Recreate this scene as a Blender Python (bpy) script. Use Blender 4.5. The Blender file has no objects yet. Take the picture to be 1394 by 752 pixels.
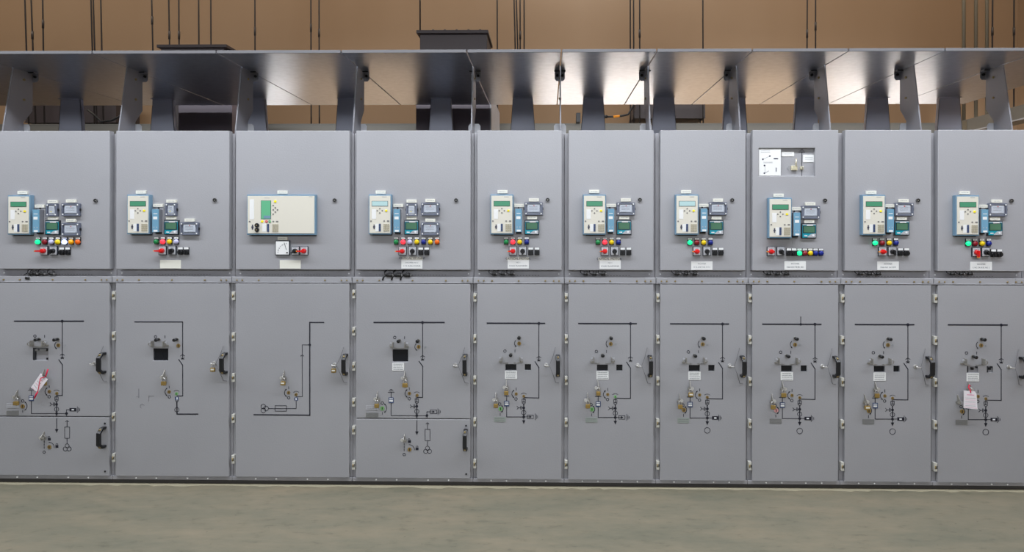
import bpy, bmesh, math, random
from mathutils import Vector, Matrix
random.seed(7)
SC = bpy.context.scene
COL = SC.collection
PI = math.pi

# ------------------------------------------------------------------ camera numbers (1394 x 752 frame)
CX0, CD, CH, CF, CYAW, CPY, CROLL, CPX = 2.8801, 4.0006, 1.6822, 829.81, -0.0151, 316.05, 0.0013, 730.98
def U(px, py, Y=0.0):
    """photo point -> (X, Z) on the vertical plane at depth Y"""
    a, b = px - CPX, py - CPY
    cr, sr = math.cos(CROLL), math.sin(CROLL)
    u, v = a*cr + b*sr, -a*sr + b*cr
    c, s = math.cos(CYAW), math.sin(CYAW)
    k = u/CF
    dy = Y + CD
    dx = dy*(k*c + s)/(c - k*s)
    zc = dx*s + dy*c
    return CX0 + dx, CH - v*zc/CF

# ------------------------------------------------------------------ materials
def lin(c):
    c /= 255.0
    return c/12.92 if c <= .04045 else ((c + .055)/1.055)**2.4
def rgb(r, g, b): return (lin(r), lin(g), lin(b), 1)
MATS = {}
def mat(name, col, rough=.5, metal=0, emit=0, ecol=None, spec=.5, coat=0):
    m = bpy.data.materials.new(name); m.use_nodes = True
    b = m.node_tree.nodes['Principled BSDF']
    b.inputs['Base Color'].default_value = rgb(*col)
    b.inputs['Roughness'].default_value = rough
    b.inputs['Metallic'].default_value = metal
    b.inputs['Specular IOR Level'].default_value = spec
    b.inputs['Coat Weight'].default_value = coat
    if emit:
        b.inputs['Emission Color'].default_value = rgb(*(ecol or col))
        b.inputs['Emission Strength'].default_value = emit
    MATS[name] = m
    return m
def nodes(m): return m.node_tree.nodes, m.node_tree.links, m.node_tree.nodes['Principled BSDF']
def texcoord(m, scale=(1, 1, 1)):
    n, l, b = nodes(m)
    g = n.new('ShaderNodeNewGeometry'); mp = n.new('ShaderNodeMapping')
    mp.inputs['Scale'].default_value = scale
    l.new(g.outputs['Position'], mp.inputs['Vector'])
    return mp.outputs['Vector']
def noise(m, vec, scale, detail=4, rough=.5):
    n, l, b = nodes(m)
    t = n.new('ShaderNodeTexNoise'); t.inputs['Scale'].default_value = scale
    t.inputs['Detail'].default_value = detail; t.inputs['Roughness'].default_value = rough
    l.new(vec, t.inputs['Vector']); return t.outputs['Fac']
def ramp(m, fac, stops):
    n, l, b = nodes(m)
    r = n.new('ShaderNodeValToRGB'); e = r.color_ramp.elements
    while len(e) > 1: e.remove(e[-1])
    e[0].position = stops[0][0]; e[0].color = stops[0][1]
    for p, c in stops[1:]:
        x = e.new(p); x.color = c
    l.new(fac, r.inputs['Fac']); return r.outputs['Color']
def bump(m, fac, strength, dist):
    n, l, b = nodes(m)
    k = n.new('ShaderNodeBump'); k.inputs['Strength'].default_value = strength
    k.inputs['Distance'].default_value = dist
    l.new(fac, k.inputs['Height']); l.new(k.outputs['Normal'], b.inputs['Normal'])

paint = mat('grey_door_paint', (174, 174, 179), .36, spec=.5)
v = texcoord(paint)
n_, l_, b_ = nodes(paint)
l_.new(ramp(paint, noise(paint, v, 1.3, 3), [(.3, rgb(157, 158, 163)), (.7, rgb(163, 164, 169))]), b_.inputs['Base Color'])
bump(paint, noise(paint, v, 110, 2), .32, .002)
frame_paint = mat('grey_frame_paint', (150, 150, 154), .45)
v = texcoord(frame_paint); n_, l_, b_ = nodes(frame_paint)
l_.new(ramp(frame_paint, noise(frame_paint, v, 9, 3), [(.3, rgb(156, 156, 161)), (.7, rgb(167, 167, 172))]), b_.inputs['Base Color'])
edge_m = mat('sheet_edge', (100, 100, 104), .55)
pillar_m = mat('blue_grey_paint', (186, 190, 206), .5)
galv = mat('galvanised_sheet', (176, 176, 178), .27, metal=.92)
v = texcoord(galv, (1, 1, 1)); n_, l_, b_ = nodes(galv)
l_.new(ramp(galv, noise(galv, v, 22, 4), [(.3, rgb(162, 168, 180)), (.7, rgb(176, 182, 193))]), b_.inputs['Base Color'])
n2 = n_.new('ShaderNodeMapRange'); n2.inputs['To Min'].default_value = .30; n2.inputs['To Max'].default_value = .36
l_.new(noise(galv, v, 3, 4), n2.inputs['Value']); l_.new(n2.outputs['Result'], b_.inputs['Roughness'])
plate_m = mat('zinc_plate', (150, 151, 158), .38, metal=.45)
white_metal = mat('light_zinc', (200, 202, 206), .45, metal=.3)
steel = mat('bright_steel', (222, 222, 222), .3, metal=.6)
dsteel = mat('dull_steel', (158, 156, 150), .4, metal=.4)
wire_m = mat('wire_grey', (104, 104, 106), .5)
brass = mat('brass', (160, 134, 76), .38, metal=.45)
brass_p = mat('brass_bolt', (146, 130, 92), .45, metal=.4)
black = mat('black_plastic', (26, 27, 30), .38)
line_m = mat('black_line_paint', (26, 28, 42), .5)
dark_in = mat('dark_interior', (38, 40, 46), .6)
win_m = mat('dark_window', (28, 31, 38), .12)
white_l = mat('white_label', (232, 234, 234), .5)
ivory = mat('ivory_label', (226, 226, 216), .5)
ink = mat('grey_ink', (150, 155, 160), .6)
dink = mat('blue_black_ink', (52, 56, 78), .6)
relay_blue = mat('relay_blue_case', (112, 144, 168), .45)
relay_face = mat('relay_beige_face', (218, 215, 203), .45)
relay_key = mat('relay_key_tan', (176, 170, 150), .5)
key_grey = mat('key_dark_grey', (118, 118, 118), .5)
lcd = mat('lcd_green', (78, 146, 114), .25)
lcd2 = mat('lcd_light_green', (104, 182, 140), .2)
lcd3 = mat('lcd_glare', (182, 214, 216), .15)  # pale blue glare on the screen, painted in as display colour
lcd_dark = mat('lcd_olive', (82, 122, 98), .2)
yellow = mat('yellow_button', (252, 234, 10), .5)
fblue = mat('slate_blue_keys', (66, 82, 118), .4)
teal = mat('teal_face', (20, 150, 172), .35)
bezel = mat('bezel_black', (30, 40, 50), .4)
mod_blue = mat('module_blue', (108, 156, 184), .5)
mod_grey = mat('module_grey', (120, 122, 130), .5)
base_grey = mat('module_base_grey', (176, 178, 184), .45)
cover_m = mat('cover_smoke_grey', (104, 110, 126), .3)
cover_in = mat('cover_inner_grey', (168, 172, 184), .4)
cover_lab = mat('cover_label', (226, 230, 234), .5)
redk = mat('red_knob', (214, 24, 24), .35)
yel_tip = mat('amber_tip', (240, 150, 30), .4)
sw_plate = mat('switch_plate_silver', (206, 208, 214), .35, metal=.2)
hinge_m = mat('hinge_white_metal', (208, 208, 200), .4, metal=.1)
dark_case = mat('dark_brown_duct', (66, 57, 57), .5)
dark_case2 = mat('dark_grey_duct', (104, 96, 104), .5)
tray_m = mat('trunking_grey', (112, 109, 102), .55)
rod_m = mat('hanger_rod_dark', (58, 52, 50), .5, metal=.3)
pipe_m = mat('conduit_grey', (112, 103, 86), .5)
grey_pl = mat('engraved_grey_plate', (136, 138, 138), .4, metal=.3)
green_pl = mat('engraved_green_plate', (146, 156, 150), .4)
mark_m = mat('door_scuff', (128, 128, 134), .5)
grn_key = mat('green_key', (40, 150, 90), .4)
red_string = mat('red_string', (214, 30, 70), .6)
paper = mat('tag_paper', (236, 232, 238), .6)
pink = mat('tag_print_pink', (222, 170, 192), .6)
rubber = mat('cable_black', (20, 20, 22), .5)
plinth_m = mat('plinth_dark', (70, 68, 68), .6)
mortar = mat('pale_floor_joint', (158, 152, 130), .85)
LAMPM = {
 'green_lit': mat('lamp_green_lit', (20, 200, 130), .3, emit=1.0, ecol=(20, 235, 150)),
 'green': mat('lamp_green', (18, 130, 70), .25),
 'red_lit': mat('lamp_red_lit', (250, 50, 70), .3, emit=.9, ecol=(255, 60, 72)),
 'red': mat('lamp_dark_red', (130, 18, 34), .25),
 'white': mat('lamp_white', (190, 190, 226), .3),
 'yellow': mat('lamp_yellow', (230, 200, 10), .3),
 'blue': mat('lamp_blue', (16, 36, 130), .25),
 'blue_lit': mat('lamp_blue_lit', (120, 150, 255), .3, emit=2.2, ecol=(190, 205, 255)),
 'amber': mat('lamp_amber', (250, 176, 10), .3),
 'orange': mat('lamp_orange', (236, 100, 14), .3)}
clear = bpy.data.materials.new('clear_cover'); clear.use_nodes = True
nt = clear.node_tree; nt.nodes.clear()
o_ = nt.nodes.new('ShaderNodeOutputMaterial'); mx = nt.nodes.new('ShaderNodeMixShader')
tr = nt.nodes.new('ShaderNodeBsdfTransparent'); gl = nt.nodes.new('ShaderNodeBsdfGlossy')
tr.inputs['Color'].default_value = (.94, .95, .97, 1); gl.inputs['Roughness'].default_value = .12
mx.inputs['Fac'].default_value = .06
nt.links.new(tr.outputs[0], mx.inputs[1]); nt.links.new(gl.outputs[0], mx.inputs[2]); nt.links.new(mx.outputs[0], o_.inputs[0])

wall_m = mat('tan_wall_paint', (152, 124, 96), .75)
v = texcoord(wall_m, (1, 1, .25)); n_, l_, b_ = nodes(wall_m)
l_.new(ramp(wall_m, noise(wall_m, v, .7, 3), [(.3, rgb(146, 117, 88)), (.7, rgb(158, 130, 102))]), b_.inputs['Base Color'])
front_m = mat('pale_far_wall', (112, 112, 114), .85)
ceil_m = mat('ceiling_paint', (120, 120, 122), .85)
floor_m = mat('polished_concrete', (150, 144, 126), .42, spec=.4)
n_, l_, b_ = nodes(floor_m)
va = texcoord(floor_m, (.55, 1.9, 1)); vb = texcoord(floor_m, (1, 2.2, 1))
c1 = ramp(floor_m, noise(floor_m, va, 2.2, 8, .68), [(.25, rgb(108, 109, 95)), (.5, rgb(127, 122, 105)), (.75, rgb(144, 133, 113))])
c2 = ramp(floor_m, noise(floor_m, vb, 9, 8, .65), [(.3, (.6, .62, .62, 1)), (.43, (.93, .94, .93, 1)), (.6, (1, 1, 1, 1)), (.75, (1.12, 1.1, 1.06, 1))])
c3 = ramp(floor_m, noise(floor_m, texcoord(floor_m, (1, 1.6, 1)), 34, 2), [(.23, (.3, .28, .25, 1)), (.26, (1, 1, 1, 1))])
m1 = n_.new('ShaderNodeMixRGB'); m1.blend_type = 'MULTIPLY'; m1.inputs[0].default_value = .8
m2 = n_.new('ShaderNodeMixRGB'); m2.blend_type = 'MULTIPLY'; m2.inputs[0].default_value = .9
l_.new(c1, m1.inputs[1]); l_.new(c2, m1.inputs[2]); l_.new(m1.outputs[0], m2.inputs[1]); l_.new(c3, m2.inputs[2])
l_.new(m2.outputs[0], b_.inputs['Base Color'])
bump(floor_m, noise(floor_m, vb, 14, 5), .2, .004)

# ------------------------------------------------------------------ mesh builder
class MB:
    def __init__(s): s.bm = bmesh.new(); s.mats = []
    def mi(s, m):
        if m not in s.mats: s.mats.append(m)
        return s.mats.index(m)
    def fin(s, verts, m, smooth=False):
        i = s.mi(m)
        for f in {f for v in verts for f in v.link_faces}:
            f.material_index = i; f.smooth = smooth
    def box(s, x0, x1, y0, y1, z0, z1, m, bev=0):
        r = bmesh.ops.create_cube(s.bm, size=1)['verts']
        for w in r:
            w.co = Vector(((x0+x1)/2 + w.co.x*(x1-x0), (y0+y1)/2 + w.co.y*(y1-y0), (z0+z1)/2 + w.co.z*(z1-z0)))
        if bev:
            e = list({e for w in r for e in w.link_edges})
            q = bmesh.ops.bevel(s.bm, geom=r + e, offset=bev, segments=2, affect='EDGES', profile=.6)
            r = q['verts'] + [w for w in r if w.is_valid]
        s.fin(r, m); return s
    def cbox(s, x, z, w, h, y0, y1, m, bev=0): return s.box(x-w/2, x+w/2, y0, y1, z-h/2, z+h/2, m, bev)
    def cone(s, p0, p1, r0, r1, m, seg=16, smooth=True):
        p0, p1 = Vector(p0), Vector(p1); d = p1 - p0
        q = d.to_track_quat('Z', 'Y').to_matrix().to_4x4()
        r = bmesh.ops.create_cone(s.bm, cap_ends=True, segments=seg, radius1=r0, radius2=r1, depth=d.length,
                                  matrix=Matrix.Translation((p0+p1)/2) @ q)['verts']
        i = s.mi(m)
        for f in {f for v in r for f in v.link_faces}:
            f.material_index = i; f.smooth = smooth and len(f.verts) == 4
        return s
    def cyl(s, p0, p1, r, m, seg=16): return s.cone(p0, p1, r, r, m, seg)
    def disc(s, x, z, r, y0, y1, m, seg=24): return s.cone((x, y0, z), (x, y1, z), r, r, m, seg)
    def tube(s, pts, r, m, seg=8):
        pts = [Vector(p) for p in pts]; rings = []; i = s.mi(m)
        for k, p in enumerate(pts):
            d = (pts[min(k+1, len(pts)-1)] - pts[max(k-1, 0)]).normalized()
            q = d.to_track_quat('Z', 'Y')
            rings.append([s.bm.verts.new(p + q @ Vector((r*math.cos(2*PI*j/seg), r*math.sin(2*PI*j/seg), 0))) for j in range(seg)])
        for a, b in zip(rings, rings[1:]):
            for j in range(seg):
                f = s.bm.faces.new((a[j], a[(j+1) % seg], b[(j+1) % seg], b[j])); f.material_index = i; f.smooth = True
        for a in (rings[0][::-1], rings[-1]):
            f = s.bm.faces.new(a); f.material_index = i
        return s
    def prism(s, pts, axis, a0, a1, m):
        """extrude a closed outline along an axis; outline (x,z) for 'Y', (y,z) for 'X'"""
        def mk(p, a): return Vector((p[0], a, p[1])) if axis == 'Y' else Vector((a, p[0], p[1]))
        A = [s.bm.verts.new(mk(p, a0)) for p in pts]; B = [s.bm.verts.new(mk(p, a1)) for p in pts]
        i = s.mi(m); n = len(pts)
        fs = [s.bm.faces.new(A), s.bm.faces.new(B[::-1])]
        for k in range(n): fs.append(s.bm.faces.new((A[k], B[k], B[(k+1) % n], A[(k+1) % n])))
        for f in fs: f.material_index = i
        bmesh.ops.recalc_face_normals(s.bm, faces=fs)
        return s
    def stroke(s, pts, w, m, y0=-.0012, y1=.0004):
        """flat strip on the door along (x,z) points"""
        for a, b in zip(pts, pts[1:]):
            a, b = Vector(a), Vector(b); d = b - a
            if d.length < 1e-6: continue
            d.normalize(); t = Vector((-d.y, d.x))*w/2; e = d*w/2*.9
            s.prism([tuple(a-e+t), tuple(a-e-t), tuple(b+e-t), tuple(b+e+t)], 'Y', y0, y1, m)
        return s
    def ring(s, x, z, r, w, m, a0=0, a1=2*PI, seg=24, y0=-.0012, y1=.0004):
        i = s.mi(m); full = abs(a1-a0) >= 2*PI-1e-4; n = seg; sec = []
        for k in range(n + (0 if full else 1)):
            a = a0 + (a1-a0)*k/n; c, q = math.cos(a), math.sin(a)
            sec.append([s.bm.verts.new((x+rr*c, y, z+rr*q)) for rr, y in ((r-w/2, y0), (r+w/2, y0), (r+w/2, y1), (r-w/2, y1))])
        fs = []
        for k in range(n):
            A, B = sec[k], sec[(k+1) % len(sec)]
            for j in range(4): fs.append(s.bm.faces.new((A[j], A[(j+1) % 4], B[(j+1) % 4], B[j])))
        if not full: fs += [s.bm.faces.new(sec[0]), s.bm.faces.new(sec[-1])]
        for f in fs: f.material_index = i
        bmesh.ops.recalc_face_normals(s.bm, faces=fs)
        return s
    def dome(s, x, z, y0, r, h, m, seg=20, n=5):
        """round lens bulging towards -Y"""
        prev = None; i = s.mi(m)
        for k in range(n+1):
            a = PI/2*k/n; rr, yy = r*math.cos(a), y0 - h*math.sin(a)
            if k == n:
                t = s.bm.verts.new((x, yy, z))
                for j in range(seg):
                    f = s.bm.faces.new((prev[j], prev[(j+1) % seg], t)); f.material_index = i; f.smooth = True
            else:
                cur = [s.bm.verts.new((x+rr*math.cos(2*PI*j/seg), yy, z+rr*math.sin(2*PI*j/seg))) for j in range(seg)]
                if prev:
                    for j in range(seg):
                        f = s.bm.faces.new((prev[j], prev[(j+1) % seg], cur[(j+1) % seg], cur[j])); f.material_index = i; f.smooth = True
                prev = cur
        return s
    def holed(s, x0, x1, z0, z1, y0, y1, holes, m):
        """a slab with rectangular openings"""
        xs = sorted({x0, x1, *[h[0] for h in holes], *[h[1] for h in holes]})
        zs = sorted({z0, z1, *[h[2] for h in holes], *[h[3] for h in holes]})
        i = s.mi(m)
        def solid(a, b):
            if not (0 <= a < len(xs)-1 and 0 <= b < len(zs)-1): return False
            cx, cz = (xs[a]+xs[a+1])/2, (zs[b]+zs[b+1])/2
            return not any(h[0] < cx < h[1] and h[2] < cz < h[3] for h in holes)
        V = {}
        def vv(a, b, y):
            if (a, b, y) not in V: V[(a, b, y)] = s.bm.verts.new((xs[a], y, zs[b]))
            return V[(a, b, y)]
        fs = []
        for a in range(len(xs)-1):
            for b in range(len(zs)-1):
                if not solid(a, b): continue
                for y in (y0, y1): fs.append(s.bm.faces.new((vv(a, b, y), vv(a+1, b, y), vv(a+1, b+1, y), vv(a, b+1, y))))
                for (p, q), (r, t) in ((((a, b), (a, b+1)), (a-1, b)), (((a+1, b), (a+1, b+1)), (a+1, b)),
                                       (((a, b), (a+1, b)), (a, b-1)), (((a, b+1), (a+1, b+1)), (a, b+1))):
                    if not solid(r, t): fs.append(s.bm.faces.new((vv(*p, y0), vv(*q, y0), vv(*q, y1), vv(*p, y1))))
        for f in fs: f.material_index = i
        bmesh.ops.recalc_face_normals(s.bm, faces=fs)
        return s
    def build(s, name, parent=None, origin=None, bevel=0):
        org = Vector(origin) if origin is not None else (root_loc(parent) if parent else Vector((0, 0, 0)))
        for w in s.bm.verts: w.co -= org
        me = bpy.data.meshes.new(name); s.bm.to_mesh(me); s.bm.free()
        for m in s.mats: me.materials.append(m)
        o = bpy.data.objects.new(name, me); COL.objects.link(o)
        if parent: o.parent = parent
        else: o.location = org
        if bevel:
            b = o.modifiers.new('edge', 'BEVEL'); b.width = bevel; b.segments = 2; b.limit_method = 'ANGLE'; b.angle_limit = .6
        return o
def root_loc(o):
    while o.parent: o = o.parent
    return Vector(o.location)
def tag(o, label=None, cat=None, group=None, kind=None):
    if label: o['label'] = label
    if cat: o['category'] = cat
    if group: o['group'] = group
    if kind: o['kind'] = kind
    return o
def thing(name, loc, label, cat, group=None):
    o = bpy.data.objects.new(name, None); COL.objects.link(o); o.location = loc
    o.empty_display_size = .1
    return tag(o, label, cat, group)
def text(name, body, x, z, y, size, m, parent, align='CENTER', sx=1):
    cu = bpy.data.curves.new(name, 'FONT'); cu.body = body; cu.size = size
    cu.align_x = align; cu.align_y = 'CENTER'; cu.extrude = .0003; cu.resolution_u = 2
    cu.materials.append(m)
    t_ = bpy.data.objects.new(name, cu); me = bpy.data.meshes.new_from_object(t_); bpy.data.objects.remove(t_)
    o = bpy.data.objects.new(name, me); COL.objects.link(o); o.parent = parent
    o.location = Vector((x, y, z)) - root_loc(parent); o.rotation_euler = (PI/2, 0, 0); o.scale = (sx, 1, 1)
    return o

# ------------------------------------------------------------------ the room
RX0, RX1, RY0, RY1, RZ = -8.0, 8.55, -10.0, 3.42, 5.6
def struct(name, m, *b):
    k = MB(); k.box(*b, m); return tag(k.build(name), kind='structure')
struct('floor', floor_m, RX0, RX1, RY0, RY1, -.1, 0)
struct('ceiling', ceil_m, RX0, RX1, RY0, RY1, RZ, RZ+.1)
struct('wall_back', wall_m, RX0, RX1, RY1, RY1+.1, 0, RZ)
struct('wall_right', wall_m, RX1, RX1+.1, RY0, RY1, 0, RZ)
struct('wall_left', wall_m, RX0-.1, RX0, RY0, RY1, 0, RZ)
struct('wall_front', front_m, RX0, RX1, RY0-.1, RY0, 0, RZ)
# pale ragged joint where the cabinets meet the floor
k = MB(); x = -2.4; i = k.mi(mortar); pts = []
while x < 6.6:
    pts.append((x, max(-.002, .006-0) - random.random()**2*.024)); x += .02 + random.random()*.06
top = [k.bm.verts.new((a, b, .003)) for a, b in pts]; bk = [k.bm.verts.new((a, .05, .003)) for a, b in pts]
dn = [k.bm.verts.new((a, b - .002, 0)) for a, b in pts]
for j in range(len(pts)-1):
    for q in ((top[j], top[j+1], bk[j+1], bk[j]), (dn[j], dn[j+1], top[j+1], top[j])):
        k.bm.faces.new(q).material_index = i
tag(k.build('trim_1'), kind='structure')

# ------------------------------------------------------------------ cabinet geometry shared by all
B = [-.8, 0, .8, 1.6, 2.4, 3.0, 3.6, 4.2, 4.8, 5.4, 6.0]        # cabinet n spans B[n-1]..B[n]
ZT, ZUB, ZLT, ZLB = 2.35, 1.4315, 1.340, .0586
ZSPLIT = U(560, 570.5)[1]
DT = .045
DEPTH = 1.40
def P(c, x, y): return c[0] + x/c[2], c[1] + y/c[2]

def relay(cab, cx, cz, screen):
    """beige protection relay in a blue case; (cx,cz) centre of the front"""
    w, h, p = .150, .262, .034
    k = MB(); k.cbox(cx, cz, w, h, -p, 0, relay_blue, .003)
    k.box(cx-w/2+.02, cx+w/2-.004, -.012, 0, cz-h/2-.006, cz-h/2+.004, dark_in)
    r = k.build('protection_relay', cab)
    def q(u, v): return cx + (u-138)*w/160, cz - (v-230)*h/290          # marks measured on the leftmost relay
    k = MB(); k.cbox(cx, cz, w-.013, h-.018, -p-.003, -p+.001, relay_face, .001)
    for u, v_ in ((138, 188), (120, 203), (155, 203), (138, 219)): a = q(u, v_); k.disc(*a, .0045, -p-.005, -p-.002, key_grey, 10)
    for u in (76, 168, 196): a = q(u, 278); k.cbox(*a, .009 if u < 180 else .014, .008, -p-.005, -p-.002, key_grey)
    a = q(98, 320); k.cbox(*a, .007, .03, -p-.0042, -p-.002, dink); k.cbox(*a, .013, .008, -p-.0048, -p-.002, dink)
    a = q(170, 103); k.cbox(*a, .03, .003, -p-.0036, -p-.002, ink)
    k.build('front_plate', r)
    a = q(138, 152); k = MB(); k.cbox(*a, .106, .034, -p-.0045, -p-.002, bezel); k.cbox(*a, .102, .030, -p-.005, -p-.003, screen); k.build('display', r)
    a = q(183, 203); k = MB(); k.cbox(*a, .014, .012, -p-.0065, -p-.002, yellow, .001); k.build('reset_button', r)['label'] = 'yellow reset button'
    a = q(97, 228); k = MB(); k.cbox(*a, .028, .062, -p-.004, -p-.002, white_l); k.build('legend_strip', r)
    a = q(119, 325); k = MB(); k.cbox(*a, .022, .05, -p-.004, -p-.002, white_l); k.build('legend_strip', r)
    a = q(138, 325); k = MB(); k.cbox(*a, .013, .05, -p-.0055, -p-.002, fblue)
    for j in (-1, 0, 1): k.cbox(a[0], a[1]+j*.0125, .013, .0015, -p-.006, -p-.002, black)
    k.build('function_keys', r)
    a = q(184, 325); k = MB()
    for i in (-1, 0, 1):
        for j in range(4): k.cbox(a[0]+i*.0137, a[1]+(j-1.5)*.0125, .0115, .0105, -p-.0055, -p-.002, relay_key)
    k.build('keypad', r)
    return r
def wide_relay(cab, cx, cz):
    w, h, p = .452, .266, .034
    k = MB(); k.cbox(cx, cz, w, h, -p, 0, relay_blue, .003); k.box(cx-w/2+.02, cx+w/2-.004, -.012, 0, cz-h/2-.006, cz-h/2+.004, dark_in)
    r = k.build('protection_relay', cab)
    def q(u, v): return cx + (u-390)*w/494, cz - (v-228)*h/293
    k = MB(); k.cbox(cx, cz, w-.012, h-.02, -p-.003, -p+.001, relay_face, .001)
    for u, v_ in ((335, 162), (350, 178), (335, 193), (366, 193), (350, 208), (335, 224)): k.disc(*q(u, v_), .005, -p-.005, -p-.002, key_grey, 10)
    for u in (166, 336, 364): k.cbox(*q(u, 277), .010 if u < 350 else .014, .008, -p-.005, -p-.002, key_grey)
    a = q(186, 318); k.cbox(*a, .008, .032, -p-.0042, -p-.002, dink); k.cbox(*a, .014, .01, -p-.0048, -p-.002, dink)
    k.cbox(*q(605, 98), .024, .003, -p-.0036, -p-.002, ink); k.cbox(*q(290, 108), .034, .002, -p-.0036, -p-.002, ink)
    k.build('front_plate', r)
    k = MB(); k.cbox(*q(283, 193), .066, .122, -p-.0045, -p-.002, bezel); k.cbox(*q(283, 193), .062, .118, -p-.005, -p-.003, lcd2)
    k.cbox(*q(292, 245), .044, .018, -p-.0054, -p-.003, relay_blue); k.build('display', r)
    for u, v_, m, nm in ((350, 133, yellow, 'reset_button'), (256, 277, yellow, 'control_key'), (287, 277, redk, 'control_key'), (310, 277, grn_key, 'control_key')):
        k = MB(); k.cbox(*q(u, v_), .014, .014, -p-.0065, -p-.002, m, .001)
        if nm == 'control_key' and m != yellow: k.cbox(*q(u, v_), .005, .003, -p-.007, -p-.006, white_l)
        k.build(nm, r)
    for v_ in (305, 338):
        k = MB(); a = q(220, v_); k.disc(*a, .014, -p-.012, -p-.001, black); k.disc(a[0]-.002, a[1], .004, -p-.013, -p-.01, brass_p, 10); k.build('key_switch', r)
    k = MB(); k.cbox(*q(181, 190), .029, .132, -p-.004, -p-.002, white_l); k.build('legend_strip', r); k = MB(); k.cbox(*q(270, 322), .024, .052, -p-.004, -p-.002, white_l); k.build('legend_strip', r)
    a = q(298, 323); k = MB(); k.cbox(*a, .013, .052, -p-.0055, -p-.002, fblue)
    for j in (-1, 0, 1): k.cbox(a[0], a[1]+j*.013, .013, .0015, -p-.006, -p-.002, black)
    k.build('function_keys', r)
    a = q(351, 324); k = MB()
    for i in (-1, 0, 1):
        for j in range(4): k.cbox(a[0]+i*.0137, a[1]+(j-1.5)*.0132, .0115, .011, -p-.0055, -p-.002, relay_key)
    k.build('keypad', r)
def module(cab, cx, cz):
    """narrow blue rail-mounted unit on its grey base; base centre (cx,cz)"""
    p = .048
    k = MB(); k.cbox(cx, cz+.003, .052, .182, -.005, 0, base_grey); k.disc(cx-.003, cz+.084, .005, -.012, -.004, black, 10)
    k.cbox(cx, cz-.080, .036, .012, -.02, -.003, black)
    r = k.build('auxiliary_relay', cab)
    k = MB(); k.cbox(cx, cz, .042, .150, -p+.006, -.004, mod_grey); k.build('housing', r)
    k = MB(); k.cbox(cx, cz, .042, .150, -p, -p+.007, mod_blue, .001)
    k.cbox(cx, cz+.046, .026, .004, -p-.0006, -p+.001, white_l); k.cbox(cx-.001, cz+.018, .027, .018, -p-.0006, -p+.001, white_l)
    k.cbox(cx+.001, cz-.066, .026, .012, -p-.0006, -p+.001, white_l)
    for s in (-1, 1): k.cbox(cx+s*.009, cz-.043, .006, .007, -p-.0006, -p+.001, base_grey)
    k.build('front_cover', r)
def tag_label(cab, cx, cz, w=.065, h=.021, rows=1, m=None, name='device_label'):
    k = MB(); k.cbox(cx, cz, w, h, -.012, 0, m or ivory, .0006)
    for j in range(rows):
        z = cz + (j - (rows-1)/2)*h*.34; x = cx - w*.34
        while x < cx + w*.3:
            q = .003 + random.random()*.006; k.box(x, x+q, -.0124, -.011, z-.0014, z+.0014, ink); x += q + .0022
    return k.build(name, cab)
def test_block(cab, cx, cz, small=False, p=.019):
    w, h = (.074, .083) if small else (.119, .083)
    k = MB(); k.cbox(cx, cz, w, h, -.006, 0, cover_m, .002)
    k.cbox(cx, cz+.002, w-.022, h-.024, -.012, -.004, cover_in)
    lw = .038 if small else .079
    k.cbox(cx, cz+.004, lw, .050, -.016, -.01, cover_lab)
    for j in range(3): k.cbox(cx-.002, cz-.004+j*.009, lw*.7, .0015, -.0165, -.015, ink)
    k.cbox(cx-.004 if small else cx+.002, cz-.012 if small else cz+.02, .007, .005, -.0168, -.015, yellow if small else redk)
    k.cbox(cx, cz-.029, lw, .006, -.014, -.01, white_l if small else ink)
    r = k.build('test_block', cab)
    k = MB(); t = .010
    k.holed(cx-w/2, cx+w/2, cz-h/2, cz+h/2, -p, -p+.008, [(cx-w/2+t, cx+w/2-t, cz-h/2+t, cz+h/2-t)], cover_m)
    k.holed(cx-w/2+.003, cx+w/2-.003, cz-h/2+.003, cz+h/2-.003, -p+.006, -.004, [(cx-w/2+.006, cx+w/2-.006, cz-h/2+.006, cz+h/2-.006)], cover_m)
    k.box(cx-w/2+t, cx+w/2-t, -p-.0005, -p+.001, cz-h/2+t, cz+h/2-t, clear)
    for s in (-1, 1): k.cbox(cx+s*(w/2+.0015), cz, .005, .016, -p+.004, -.004, black)
    k.build('cover_frame', r)
    k = MB()
    for s in (-1, 1):
        for t_ in (-1, 1): k.disc(cx+s*(w/2-.010), cz+t_*(h/2-.010), .0045, -p-.002, -p+.001, white_l, 12)
    k.build('cover_screws', r)
def digital_meter(cab, cx, cz):
    k = MB(); k.cbox(cx, cz, .096, .097, -.014, 0, bezel, .0015); r = k.build('digital_meter', cab)
    k = MB(); k.cbox(cx, cz, .086, .087, -.0155, -.013, teal)
    # pale swoosh in the lower right of the face
    k.prism([(cx+.043, cz-.043), (cx+.043, cz-.018), (cx+.012, cz-.021), (cx-.004, cz-.032), (cx-.012, cz-.043)], 'Y', -.0162, -.015, base_grey)
    k.cbox(cx, cz+.040, .086, .006, -.0162, -.015, base_grey); k.cbox(cx+.006, cz+.036, .04, .006, -.0166, -.015, white_l)
    k.cbox(cx-.022, cz-.032, .02, .008, -.0163, -.015, white_l)
    k.disc(cx+.026, cz-.03, .007, -.018, -.015, cover_lab, 14); k.build('face_plate', r)
    k = MB(); k.cbox(cx, cz+.009, .080, .048, -.0165, -.015, bezel); k.cbox(cx, cz+.009, .070, .040, -.0172, -.016, lcd_dark); k.build('display', r)
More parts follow.
